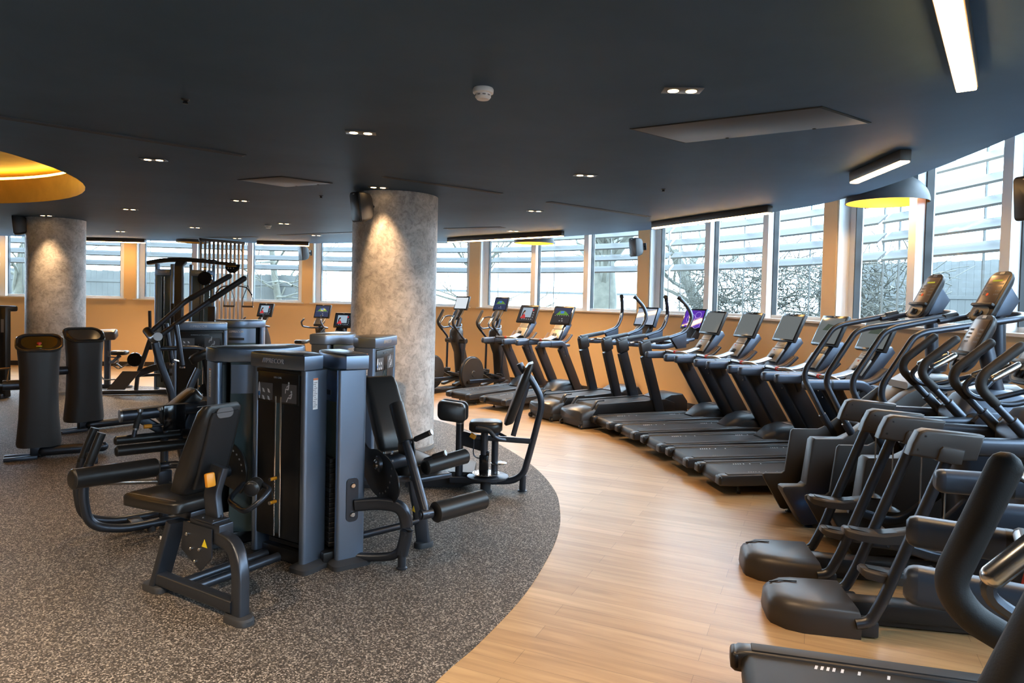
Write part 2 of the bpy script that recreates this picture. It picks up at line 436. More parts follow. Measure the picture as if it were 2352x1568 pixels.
PIERS = [3.82, 8.10, 12.33, 16.70, 21.15, 25.54, 29.82, 34.2]
PW = .135
bays = [(0.05, PIERS[0]-PW)]+[(a+PW, b-PW) for a, b in zip(PIERS, PIERS[1:])]
LOUV = mat('louvre_blade_metal', (.066, .066, .060), .5)
for k, s in enumerate(PIERS):
    m = MB(); strip(m, s-PW, s+PW, -.012, .30, SILL-.03, TOPZ, .12); struct(m.obj('wall_pier', WALLP, ang=25))
for k, (s0, s1) in enumerate(bays):
    win = MB(); fo0, fo1 = .16, .26
    strip(win, s0, s0+.028, .0, .30, SILL, TOPZ, .2); strip(win, s1-.028, s1, .0, .30, SILL, TOPZ, .2)     # white reveals
    strip(win, s0+.028, s0+.15, fo0, fo1, SILL, TOPZ, .1); strip(win, s1-.15, s1-.028, fo0, fo1, SILL, TOPZ, .1)
    third = (s1-s0)/3
    for j in (1, 2):
        c = s0+third*j; strip(win, c-.062, c+.062, .05, fo1, SILL, TOPZ, .1)
    strip(win, s0, s1, fo0, fo1, SILL, SILL+.05); strip(win, s0, s1, fo0, fo1, TOPZ-.08, TOPZ)
    wo = struct(win.obj('window_%d' % (k+1), WHITEP, ang=25))
    g = MB(); gk = MB()
    for j in range(3):
        a = s0+third*j+(.15 if j == 0 else .062); b_ = s0+third*(j+1)-(.15 if j == 2 else .062)
        A = arc(a, b_, .23, .3)
        for p, q_ in zip(A, A[1:]):
            g.add([(p.x, p.y, SILL+.05), (q_.x, q_.y, SILL+.05), (q_.x, q_.y, TOPZ-.08), (p.x, p.y, TOPZ-.08)], [[0, 1, 2, 3]])
        strip(gk, a, a+.012, .17, .235, SILL+.05, TOPZ-.08, .1); strip(gk, b_-.014, b_, .15, .235, SILL+.05, TOPZ-.08, .1)
    g.obj('window_pane', GLASS, wo); gk.obj('window_gasket', GASKET, wo)
    sl = MB(); strip(sl, s0-.05, s1+.05, -.05, .25, SILL-.03, SILL, .25); struct(sl.obj('trim_%d' % (k+1), SILLP, ang=25))
    # louvre screen outside
    lo = MB()
    for j in range(7):
        z = 2.47+j*.245
        A = arc(s0-.1, s1+.1, .72, .5); B = arc(s0-.1, s1+.1, .86, .5)
        lo.loft([[(a.x, a.y, z), (b_.x, b_.y, z+.125), (b_.x, b_.y, z+.150), (a.x, a.y, z+.030)] for a, b_ in zip(A, B)])
    for j in range(4):
        c = wall_at(s0+(s1-s0)*j/3, .90); d = wall_at(s0+(s1-s0)*j/3, .72)
        ang_ = math.atan2(c.y-d.y, c.x-d.x)
        lo.box((c.x, c.y, 2.9), (.03, .010, 2.6), .002, (0, 0, ang_))
    lb = lo.obj('louvre_screen', LOUV, ang=25)
    tag(lb, 'pale horizontal sun louvres outside a three-light window bay', 'louvre screen', 'louvre screens outside the windows', 'structure')
    # daylight portal in the opening
    mid = wall_at((s0+s1)/2, .34); d = (wall_at(s1, 0)-wall_at(s0, 0)).normalized()
    pl = bpy.data.lights.new('daylight_portal', 'AREA'); pl.shape = 'RECTANGLE'; pl.size = (s1-s0)+.1; pl.size_y = TOPZ-SILL; pl.cycles.is_portal = True
    po = bpy.data.objects.new('daylight_portal', pl); C.objects.link(po)
    nrm = Vector((-d.y, d.x, 0)); xx = Vector((d.x, d.y, 0)); zz = -nrm; yy = zz.cross(xx)
    mw = Matrix((xx, yy, zz)).transposed().to_4x4(); mw.translation = Vector((mid.x, mid.y, (SILL+TOPZ)/2)); po.matrix_world = mw

# --- dropped ceiling with its curved edge and a round gold recess
edge = [(2.55, -3.2), (3.0, -1.0), (3.25, 1.5), (3.36, 3.4), (3.47, 4.6), (3.58, 5.35), (3.68, 6.2), (3.73, 7.2), (3.66, 8.26), (3.27, 9.33), (2.93, 10.15), (2.30, 11.49), (.98, 13.09), (-.55, 14.4), (-1.33, 14.9), (-4.45, 16.2), (-7.2, 16.7), (-10.0, 16.55), (-13, 16.1), (-17, 15.5)]
ec = [(p.x, p.y) for p in catmull(edge, 8)]
rc, rr_ = (-8.443, 6.323), 3.80
hole = [(rc[0]+rr_*cos(-2*pi*k/72), rc[1]+rr_*sin(-2*pi*k/72)) for k in range(72)]
out_ = ec+[(-17.3, -5), (2.2, -5)]
allp = out_+hole
tri = geometry.tessellate_polygon([[Vector((x, y, 0)) for x, y in out_], [Vector((x, y, 0)) for x, y in hole]])
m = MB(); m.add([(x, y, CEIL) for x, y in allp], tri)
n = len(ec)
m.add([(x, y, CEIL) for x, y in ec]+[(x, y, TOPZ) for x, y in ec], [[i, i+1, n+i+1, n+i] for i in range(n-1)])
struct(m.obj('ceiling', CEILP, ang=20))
m = MB(); vs = [(x, y, CEIL-.001) for x, y in hole]+[(x, y, CEIL+.34) for x, y in hole]
m.add(vs, [[i, (i+1) % 72, 72+(i+1) % 72, 72+i] for i in range(72)])
h2 = [(rc[0]+(rr_+.35)*cos(2*pi*k/72), rc[1]+(rr_+.35)*sin(2*pi*k/72)) for k in range(72)]
m.add([(x, y, CEIL+.34) for x, y in hole[::-1]]+[(x, y, CEIL+.34) for x, y in h2], [[i, (i+1) % 72, 72+(i+1) % 72, 72+i] for i in range(72)])
m.add([(x, y, CEIL+.45) for x, y in h2], [list(range(72))])
m.add([(x, y, CEIL+.34) for x, y in h2]+[(x, y, CEIL+.45) for x, y in h2], [[i, (i+1) % 72, 72+(i+1) % 72, 72+i] for i in range(72)])
struct(m.obj('ceiling_recess', GOLD, ang=30))
LEDY = mat('amber_led', (1, .7, .2), .5, emis=(1, .52, .07), estr=18*LAMP)
m = MB(); m.sweep([(rc[0]+(rr_+.02)*cos(2*pi*k/72), rc[1]+(rr_+.02)*sin(2*pi*k/72), CEIL+.355) for k in range(72)], circ(.022, None, 6), closed=True)
o = m.obj('cove_light_strip', LEDY); tag(o, 'amber light strip running round the round gold ceiling recess', 'light strip')

# --- concrete columns
def column(x, y, r, label):
    m = MB(); m.lathe([(r, 0.0), (r, CEIL)], 64, (x, y, 0)); o = m.obj('column', CONC); 
    tag(o, label, 'column', 'round concrete columns', 'structure'); return o
COL1 = (-1.46, 8.42); COL2 = (-8.13, 12.16)
column(*COL1, .515, 'mottled concrete column between the leg machines and the cross trainers')
column(*COL2, .455, 'mottled concrete column on the left, behind the two black consoles')
for (x, y), r in ((COL1, .515), (COL2, .455)):
    m = MB(); m.lathe([(r, .004), (r+.012, .004), (r+.012, .055), (r, .062)], 64, (x, y, 0)); struct(m.obj('baseboard_column', mat('grey_skirting', (.22, .21, .2), .5)))

# ================================================================ exterior
GRND = mat('pale_pavement', (.38, .40, .40), .8, var=.1, vscale=.5)
m = MB(); m.box((-5, 8, -.2), (120, 120, .1), 0); struct(m.obj('exterior_ground', GRND))
BARK = mat('pale_bark', (.075, .072, .055), .85, bump=.6, bscale=14, var=.25, vscale=5)
TWIG = mat('pale_twigs', (.055, .052, .04), .85)
FENCE = mat('weathered_pale_fence', (.062, .064, .060), .7, var=.12, vscale=2.5)
def limb(m, p, d, length, r, depth, rng, spread=.6):
    pts = [p]; q = p
    n = 4
    for k in range(n):
        d = (d+Vector((rng.uniform(-1, 1), rng.uniform(-1, 1), rng.uniform(-.6, 1)))*.16).normalized()
        q = q+d*length/n; pts.append(q)
    m.tube(pts, r, 7 if depth > 2 else 4, scales=[1-.42*k/n for k in range(n+1)], cap=False)
    if depth <= 0: return
    for k in range(rng.randint(2, 3) if depth > 1 else 3):
        i = rng.randint(1, n); ax = Vector((rng.uniform(-1, 1), rng.uniform(-1, 1), rng.uniform(-.3, 1))).normalized()
        limb(m, pts[i], (d+ax*spread*1.5).normalized(), length*rng.uniform(.55, .8), r*.52, depth-1, rng, spread)
def tree(x, y, h, r, seed, label, lean=(0, 0), depth=4):
    rng = random.Random(seed); root = thing('bare_tree', label, 'tree', (x, y, -.15), group='bare trees beyond the windows')
    tr_ = MB(); top = Vector((lean[0], lean[1], h))
    tr_.tube([(0, 0, -.05), top*.25, top*.5+Vector((.05, 0, 0)), top*.75, top], r, 12, scales=[1.25, 1.05, .95, .85, .7])
    tr_.obj('trunk', BARK, root)
    bm_ = MB()
    for k in range(7):
        t_ = rng.uniform(.45, 1); ax = Vector((rng.uniform(-1, 1), rng.uniform(-1, 1), rng.uniform(-.1, .9))).normalized()
        limb(bm_, top*t_, ax, h*rng.uniform(.35, .6), r*.34, depth-1, rng)
    bm_.obj('branches', BARK, root)
    return root
tree(2.7, 21.2, 4.2, .52, 3, 'thick bare trunk outside the middle window, seen above the first two treadmills')
tree(6.4, 20.2, 3.6, .20, 5, 'leaning bare tree outside, right of the thick trunk', (-1.6, .4))
tree(-1.6, 19.9, 3.2, .13, 9, 'thin forked bare tree outside the window behind the cross trainers', (.9, .2))
tree(-7.2, 21.5, 3.4, .12, 14, 'slim bare tree outside, left of the main column', (-.4, 0))
tree(-15.2, 20.5, 3.6, .15, 21, 'bare tree outside the far left window', (.6, 0))
rng = random.Random(4); hd = MB()
for k in range(2300):
    a = rng.uniform(0, 1); x = 4.8+a*3.4+rng.uniform(-.3, .3); y = 18.8-a*4.6+rng.uniform(-.5, .8); z = rng.uniform(-.1, 2.9)
    d = Vector((rng.uniform(-1, 1), rng.uniform(-1, 1), rng.uniform(-.3, 1))).normalized(); p = Vector((x, y, z)); pts = [p]
    for j in range(4):
        d = (d+Vector((rng.uniform(-1, 1), rng.uniform(-1, 1), rng.uniform(-.8, .6)))*.45).normalized(); pts.append(pts[-1]+d*rng.uniform(.15, .32))
    hd.tube(pts, rng.uniform(.006, .014), 3, cap=False)
o = hd.obj('twig_hedge', TWIG); tag(o, 'dense tangle of bare twigs outside the windows behind the treadmills', 'hedge', kind='stuff')
def fence(pts, h, label):
    root = thing('board_fence', label, 'fence', (pts[0][0], pts[0][1], -.15))
    x0, y0 = pts[0]; m = MB(); rl = MB()
    for (ax, ay), (bx, by) in zip(pts, pts[1:]):
        L_ = math.hypot(bx-ax, by-ay); n = int(L_/.16); a = math.atan2(by-ay, bx-ax)
        for k in range(n):
            t_ = (k+.5)/n; m.box((ax+(bx-ax)*t_-x0, ay+(by-ay)*t_-y0, h/2), (.1605, .022, h+.02*((k*7) % 3)), .003, (0, 0, a), 1)
        for z in (.6, 1.55, 2.3):
            rl.box(((ax+bx)/2-x0, (ay+by)/2-y0, z), (L_, .06, .09), .004, (0, 0, a), 1)
    m.obj('board_panel', FENCE, root); rl.obj('rail', FENCE, root)
fence([(8.6, 19.2), (11.2, 15.0), (9.6, 8.4), (9.0, 3.5), (8.0, -1)], 3.15, 'weathered upright board fence outside the right-hand windows')
fence([(-6.4, 21.8), (-16.5, 20.6)], 2.6, 'pale board fence outside the windows at the far left')
fence([(5.8, 26), (-5, 27.0)], 1.75, 'low pale fence far beyond the middle windows')
# ================================================================ ceiling fittings
LEDW = mat('warm_led_diffuser', (1, .9, .75), .5, emis=(1, .56, .20), estr=30*LAMP)
LEDC = mat('downlight_lamp', (1, .9, .7), .4, emis=(1, .62, .27), estr=9*LAMP)
BARM = mat('bronze_brown_housing', (.055, .040, .030), .4)
def lightbar(a, b, label, w_=.085, h_=.085):
    a = Vector((*a, 0)); b = Vector((*b, 0)); d = (b-a); L_ = d.length; d.normalize(); c = (a+b)/2
    root = thing('linear_light', label, 'ceiling light', (c.x, c.y, CEIL), (d.x, d.y), 'linear lights along the ceiling edge')
    m = MB(); m.box((0, 0, -.0465), (L_, w_, h_), .003); m.obj('housing', BARM, root)
    m = MB(); m.box((0, 0, -.095), (L_-.012, w_-.012, .016), .006); m.obj('diffuser', LEDW, root)
    return root
lightbar((1.50, 2.44), (2.32, 3.56), 'nearest bright linear light, end-on at the top right of the ceiling', .10)
lightbar((3.08, 6.25), (3.0, 5.29), 'short linear light beside the grey dome pendant')
lightbar((2.12, 10.43), (3.13, 8.4), 'long linear light above the curved-handle treadmills')
lightbar((-1.33, 13.94), (.86, 12.04), 'long linear light right of the main concrete column')
lightbar((-5.96, 15.9), (-4.76, 15.9), 'linear light above the exercise bikes')
lightbar((-10.45, 16.1), (-8.7, 16.15), 'linear light right of the far left column')
lightbar((-13.4, 15.7), (-12.0, 15.85), 'linear light half hidden behind the speaker on the far left column')

DLPLATE = mat('downlight_trim', (.10, .10, .105), .4)
spot_data = bpy.data.lights.new('downlight_beam', 'SPOT'); spot_data.energy = 90*LAMP; spot_data.color = (1, .64, .33); spot_data.spot_size = R(72); spot_data.spot_blend = .85; spot_data.shadow_soft_size = .05
wide_data = spot_data.copy(); wide_data.energy = 220*LAMP; wide_data.spot_size = R(125); wide_data.spot_blend = .6
PERIM = ('twin downlight in front of the far left linear light', 'twin downlight in front of the bikes', 'twin downlight in front of the linear light right of the column')
AIMED = {'bright twin downlight in front of the main column': (-1.55, 7.95, 1.0)}
near_data = spot_data.copy(); near_data.energy = 250*LAMP; near_data.color = (1, .74, .48); near_data.spot_size = R(115)  # stronger beam for the added overhead lamps, brightening the near floor
aim_data = spot_data.copy(); aim_data.energy = 210*LAMP; aim_data.spot_size = R(46); aim_data.spot_blend = .9; aim_data.color = (1, .60, .27)
def downlight(x, y, label, rz=.0, first=[]):
    if first:
        r_ = copy_tree(first[0]); r_['label'] = label; r_.location = (x, y, CEIL); r_.rotation_euler = (0, 0, rz)
        if label in PERIM:
            for ch in r_.children:
                if ch.type == 'LIGHT': ch.data = wide_data
        if 'overhead' in label:
            for ch in r_.children:
                if ch.type == 'LIGHT': ch.data = near_data
        if label in AIMED:
            for ch in r_.children:
                if ch.type == 'LIGHT':
                    ch.data = aim_data; v_ = Vector(AIMED[label])-Vector((x, y, CEIL)); v_.rotate(Matrix.Rotation(-rz, 3, 'Z')); ch.rotation_euler = v_.to_track_quat('-Z', 'Y').to_euler()
        return r_
    root = thing('downlight', label, 'downlight', (x, y, CEIL), (1, 0), 'twin recessed downlights')
    m = MB(); m.box((0, 0, -.003), (.225, .105, .008), .003); m.obj('trim_plate', DLPLATE, root)
    for dx in (-.052, .052):
        m = MB(); m.lathe([(.031, -.009), (.031, -.006)], 20, (dx, 0, 0)); m.obj('lamp', LEDC, root)
    lo = bpy.data.objects.new('beam', spot_data); C.objects.link(lo); lo.parent = root; lo.location = (0, 0, -.03)
    first.append(root); return root
for x, y, lb in ((.95, 3.97, 'twin downlight left of the large ceiling hatch'),
                 (-1.17, 5.17, 'bright twin downlight in front of the main column'),
                 (-3.38, 6.41, 'twin downlight beside the round gold recess'),
                 (-1.54, 7.72, 'small twin downlight right above the main column'),
                 (-7.86, 11.5, 'twin downlight just above the far left column'),
                 (-5.81, 10.34, 'twin downlight behind the gold recess, right of the left column'),
                 (-3.64, 9.09, 'twin downlight left of the speaker on the main column'),
                 (-6.06, 13.0, 'twin downlight above the cable station'),
                 (-4.0, 11.9, 'twin downlight beside the far small smoke detector'),
                 (-8.19, 14.25, 'twin downlight in front of the far left linear light'),
                 (.68, 6.69, 'twin downlight between the large hatch and the main column'),
                 (.28, 9.44, 'twin downlight right of the column top'),
                 (-.01, 12.25, 'twin downlight in front of the linear light right of the column'),
                 (-6.2, 15.34, 'twin downlight at the head of the slatted screen'),
                 (-4.07, 14.09, 'twin downlight in front of the bikes'),
                 (-3.2, 2.2, 'added unseen twin downlight overhead left of the camera'), (-1.2, 1.4, 'added unseen twin downlight overhead near the camera'),  # from here on, lamps added out of view to light the near floor
                 (-5.2, 3.2, 'added unseen twin downlight overhead at the near left'),
                 (-3.5, -1.5, 'added unseen twin downlight at the left, behind the camera'), (.6, -1.5, 'added unseen twin downlight behind the camera')):
    downlight(x, y, lb, .15)

WHITEPL = mat('white_plastic', (.80, .80, .80), .35)
def smoke(x, y, label):
    root = thing('smoke_detector', label, 'smoke detector', (x, y, CEIL), group='smoke detectors')
    m = MB(); m.lathe([(.058, 0), (.062, -.008), (.060, -.028), (.050, -.032)][::-1], 28); m.obj('base', WHITEPL, root)
    m = MB(); m.lathe([(.046, -.030), (.046, -.052), (.036, -.064), (.0, -.066)][::-1], 28); m.obj('sensor_head', WHITEPL, root)
    m = MB()
    for k in range(9):
        a = 2*pi*k/9; m.box((.0455*cos(a), .0455*sin(a), -.043), (.004, .018, .008), .001, (0, 0, a), 1)
    m.obj('vent_slots', mat('grey_slots', (.25, .25, .25), .6), root)
smoke(-.2, 4.03, 'larger white smoke detector in the middle of the ceiling')
smoke(-4.38, 12.19, 'small white smoke detector far back, left of the main column')

LINE = mat('shadow_gap', (.008, .009, .010), .7)
PANP = mat('ceiling_hatch_paint', (.045, .048, .053), .5)
def hatch(pts, label, door=True):
    c = sum((Vector((*p, 0)) for p in pts), Vector())/4
    root = thing('ceiling_hatch', label, 'ceiling hatch', (c.x, c.y, CEIL), group='flush ceiling hatches')
    loc = [(p[0]-c.x, p[1]-c.y) for p in pts]
    m = MB(); m.prism(loc, -.004, .0, 'xy', 0); m.obj('frame', LINE, root)
    k = [(x*(1-.02/max(.2, math.hypot(x, y))), y*(1-.02/max(.2, math.hypot(x, y)))) for x, y in loc]
    m = MB(); m.prism(k, -.007, -.004, 'xy', .001); m.obj('panel', PANP, root)
    for t_ in (.25, .75):
        m = MB(); x = loc[2][0]*(1-t_)+loc[3][0]*t_; y = loc[2][1]*(1-t_)+loc[3][1]*t_; m.lathe([(.012, -.0095), (.012, -.007)], 10, (x*.93, y*.93, 0)); m.obj('latch', LINE, root)
hatch([(.80, 4.87), (1.87, 4.22), (2.35, 4.56), (1.28, 5.25)], 'large rectangular flush hatch in the ceiling at upper right')
hatch([(-3.01, 7.43), (-2.44, 7.15), (-2.0, 7.52), (-2.62, 7.85)], 'small square flush hatch left of the main column')
VENTD = mat('vent_dark', (.012, .012, .013), .6)
def slot(a, b, label, w_=.10, cold=VENTD):
    a = Vector((*a, 0)); b = Vector((*b, 0)); d = b-a; c = (a+b)/2
    root = thing('slot_diffuser', label, 'air vent', (c.x, c.y, CEIL), (d.x, d.y), 'linear slot air vents')
    m = MB(); m.box((0, 0, -.003), (d.length, w_, .006), .001); m.obj('frame', PANP, root)
    for s_ in (-.25, .25):
        m = MB(); m.box((0, s_*w_, -.0065), (d.length-.03, w_*.28, .003), 0); m.obj('slot', cold, root)
slot((-3.9, 4.80), (-2.42, 6.13), 'long slot vent running towards the gold recess at upper left', .09)
slot((.42, 8.54), (1.91, 9.77), 'slot vent on the ceiling above the treadmills', .10)
slot((-1.35, 7.03), (-.16, 7.97), 'slot vent right of the main column top', .08)
slot((-4.86, 14.28), (-1.9, 12.6), 'dark slot vent just left of the main column', .22)
slot((-1.2, 12.18), (-.19, 11.7), 'dark slot vent just right of the main column', .22)
slot((-7.48, 15.68), (-5.6, 14.8), 'dark slot vent above the slatted screen', .2)
for x, y, lb in ((-2.12, 4.4, 'tiny black sprinkler head at upper left'), (1.6, 7.4, 'tiny sprinkler head above the treadmills'), (-2.4, 8.5, 'tiny sprinkler head left of the speaker')):
    m = MB(); m.lathe([(.0, -.03), (.018, -.028), (.012, -.012), (.024, -.006), (.026, 0)], 14, (x, y, CEIL)); tag(m.obj('sprinkler_head', BLACK), lb, 'sprinkler', 'ceiling sprinkler heads')

# ---- dome pendants hanging in the slot beyond the ceiling edge
DOMEO = mat('grey_dome_shell', (.060, .064, .070), .55, bump=.3, bscale=40)
DOMEI = mat('gold_dome_lining', (.80, .42, .05), .4)
def dome(x, y, z, r, label):
    root = thing('dome_pendant', label, 'pendant light', (x, y, z), group='dome pendants in the window slot')
    prof = [(r*cos(a), r*.78*sin(a)) for a in [pi/2*k/14 for k in range(15)]]; prof[-1] = (.001, r*.78)
    m = MB(); m.lathe(prof, 40, cap=False); m.lathe([(r*.972, .0), (r, 0)], 40, cap=False); m.obj('shade', DOMEO, root)
    m = MB(); vs = [(a*.975, b_*.97+.002) for a, b_ in prof]; m.lathe(vs, 40, cap=False); m.obj('lining', DOMEI, root)
    m = MB(); m.tube([(0, 0, r*.75), (0, 0, TOPZ-z)], .008, 8); m.obj('stem', BLACK, root)
    m = MB(); m.lathe([(.001, r*.36), (.05, r*.38), (.06, r*.46), (.03, r*.55)], 16); m.obj('bulb', mat('pendant_bulb', (1, .8, .5), .4, emis=(1, .6, .2), estr=14*LAMP), root)
    l = bpy.data.lights.new('pendant_glow', 'POINT'); l.energy = 25*LAMP; l.color = (1, .6, .25); l.shadow_soft_size = .05
    lo = bpy.data.objects.new('glow', l); C.objects.link(lo); lo.parent = root; lo.location = (0, 0, r*.3)
dome(4.13, 7.62, 3.02, .42, 'grey dome pendant with gold inside by the right-hand windows')
dome(.42, 14.15, 3.02, .42, 'dome pendant mostly hidden behind the linear light right of the column')
dome(-7.6, 16.2, 3.02, .36, 'dome pendant edge showing beside the slatted screen')

# ---- wall and column speakers
def speaker(x, y, z, head, label, tilt=0):
    root = thing('wall_speaker', label, 'loudspeaker', (x, y, z), head, 'black loudspeakers'); root.rotation_euler[1] = tilt
    m = MB(); m.loft([[(sx, a*k, b_*k2) for a, b_ in rrect(.20, .34, .03, 4)] for sx, k, k2 in ((0, 1, 1), (-.06, 1, 1), (-.15, .8, .85), (-.19, .55, .6))]); m.obj('cabinet', GRAPHD, root)
    m = MB(); m.loft([[(sx, a, b_) for a, b_ in rrect(.19*k, .33*k, .028, 4)] for sx, k in ((0.001, 1), (.012, .99), (.016, .95))]); m.obj('grille', BLACK, root)
    m = MB(); m.box((.0175, 0, .145), (.002, .035, .008), .0005); m.obj('badge', SILV, root)
    m = MB(); m.box((-.20, 0, 0), (.03, .05, .07), .004); m.tube([(-.2, 0, 0), (-.27, 0, 0)], .016, 10); m.box((-.27, 0, 0), (.015, .09, .13), .004); m.obj('bracket', BLACK, root)
speaker(-1.80, 7.78, 2.86, (-.75, -.72), 'black loudspeaker on the upper left of the main column', .12)
speaker(-8.58, 11.76, 2.93, (-.85, -.45), 'black loudspeaker on the upper left of the far left column', .1)
speaker(2.18, 12.52, 2.86, (-.95, -.5), 'black loudspeaker on the pier above the curved-handle treadmills', .1)
speaker(-5.15, 16.55, 2.85, (-.75, -.75), 'black loudspeaker on the pier above the exercise bikes', .1)
speaker(3.92, 5.25, 2.72, (-.95, -.35), 'black loudspeaker cut by the right edge of the photo', .1)
# ================================================================ cardio machines (local: x forward, y left, z up)
SCREENB = mat('screen_bezel', (.012, .012, .013), .15)
def disp(name, col, e, rough=.05): return mat(name, (.01, .01, .012), rough, emis=col, estr=e)
D_DARK = disp('display_dark', (.05, .06, .08), .35)
D_GREY = disp('display_grey_reflection', (.34, .38, .38), .42)  # grey glow stands in for the room reflected in the dark glass
D_BLUE = disp('display_pale_blue', (.46, .56, .72), .75)
D_WHITE = disp('display_white', (.85, .93, 1), .85)
D_PURP = disp('display_purple', (.12, .035, .50), .8)
D_NAVY = disp('display_navy', (.03, .06, .16), .6)
A_GREEN = disp('display_green', (.16, .42, .06), .7); A_BLUE = disp('display_blue', (.06, .22, .75), .8); A_ICON = disp('display_icons', (.5, .6, .65), .7)
A_RED = disp('display_red', (.65, .05, .06), .8); A_HAIR = disp('display_black', (.02, .015, .015), .3); A_SKY = disp('display_sky', (.42, .55, .68), .8); A_LILAC = disp('display_lilac', (.55, .42, .95), .9)
A_AMBER = disp('display_amber', (.9, .7, .12), .9); A_SKIN = disp('display_skin', (.62, .33, .22), .7)

def face_poly(m, M, poly, d=.001):
    """thin shape lying on a face: poly in (right, up) metres on frame M (x right, y up, z out)"""
    n = len(poly); m.add([(a, b, 0) for a, b in poly]+[(a, b, d) for a, b in poly], [list(range(n))[::-1], [n+i for i in range(n)]]+[[i, (i+1) % n, n+(i+1) % n, n+i] for i in range(n)], M)
def rect_(cx, cy, w_, h_): return [(cx-w_/2, cy-h_/2), (cx+w_/2, cy-h_/2), (cx+w_/2, cy+h_/2), (cx-w_/2, cy+h_/2)]
def blob(cx, cy, rx, ry, n=14): return [(cx+rx*cos(2*pi*k/n), cy+ry*sin(2*pi*k/n)) for k in range(n)]
def viewM(c, tilt):
    """frame of a screen seen from behind the machine (user looks along +x): right = -y, up = z leaned forward by tilt"""
    X = Vector((0, -1, 0)); Y = Vector((sin(tilt), 0, cos(tilt))); Z = X.cross(Y)
    M = Matrix((X, Y, Z)).transposed().to_4x4(); M.translation = Vector(c); return M
def art(parent, M, kind, w_, h_):
    s = w_/.44
    def put(name, material, polys, d=.001):
        m = MB()
        for p in polys: face_poly(m, M, [(a*s, b*s) for a, b in p], d)
        m.obj(name, material, parent)
    if kind == 'dash':
        put('chart_banner', D_NAVY, [rect_(0, .09, .40, .12)])
        put('chart_hill', A_GREEN, [[(-.15, .005), (.17, .005), (.09, .07), (.03, .095), (-.07, .09)]], .0014)
        put('chart_tile', A_BLUE, [rect_(-.005, .062, .085, .05)], .002)
        put('icons', A_ICON, [rect_(-.16+.055*k, -.01, .018, .008) for k in range(7)]+[blob(.03, -.075, .013, .011), blob(-.02, -.12, .012, .01), blob(.045, -.12, .02, .008)], .0014)
    elif kind == 'coach':
        put('video_picture', A_SKY, [rect_(-.02, .03, .27, .21)])
        put('figure_top', A_RED, [[(-.16, -.10), (-.02, -.10), (-.045, -.03), (-.075, .0), (-.12, -.03)]], .0014)
        put('figure_face', A_SKIN, [blob(-.085, .035, .022, .032)], .002)
        put('figure_hair', A_HAIR, [[(-.06, .075), (-.105, .075), (-.13, .02), (-.135, -.06), (-.105, -.03), (-.10, .03), (-.065, .055)]], .0026)
        put('icons', A_ICON, [rect_(-.1+.06*k, -.115, .03, .012) for k in range(5)]+[blob(.165, .03-.05*k, .011, .011) for k in range(3)], .0014)
        put('badge', A_RED, [blob(.135, .09, .02, .024)], .0016)
    elif kind == 'swirl':
        for cx, cy, r0 in ((.10, .07, .07), (-.05, .0, .10), (.12, -.10, .09)):
            o = blob(cx, cy, r0, r0*.85, 24); i = blob(cx, cy, r0-.007, r0*.85-.007, 24)
            m = MB(); m.add([(a*s, b*s, .0012) for a, b in o]+[(a*s, b*s, .0012) for a, b in i], [[k, (k+1) % 24, 24+(k+1) % 24, 24+k] for k in range(24)], M); m.obj('swirl_line', A_LILAC, parent)
        put('corner_logo', A_AMBER, [blob(-.185, -.135, .025, .018)])
    elif kind == 'faint':
        put('chart_hill', disp('display_faint', (.13, .17, .13), .45), [[(-.12, .0), (.13, .0), (.08, .07), (-.06, .085)]])

def screen_unit(parent, c, tilt, w_, h_, t_, display, kind=None, body=GRAPHD, logo=True):
    M = viewM(c, tilt)
    m = MB(); m.box((0, 0, -t_/2), (w_, h_, t_), .012); m.move(M); sc = m.obj('screen', body, parent)
    m = MB(); m.box((0, 0, .001), (w_-.014, h_-.014, .004), .0015); m.move(M); m.obj('bezel', SCREENB, sc)
    m = MB(); m.box((0, -.004, .0035), (w_-.05, h_-.062, .002), 0); m.move(M); d = m.obj('display', display, sc)
    if logo:
        m = MB(); face_poly(m, M @ Matrix.Translation((0, h_/2-.018, .003)), rect_(0, 0, .035, .006)); m.obj('bezel_mark', SILV, sc)
    if kind: art(sc, M @ Matrix.Translation((0, -.004, .0047)), kind, w_-.05, h_-.06)
    return sc

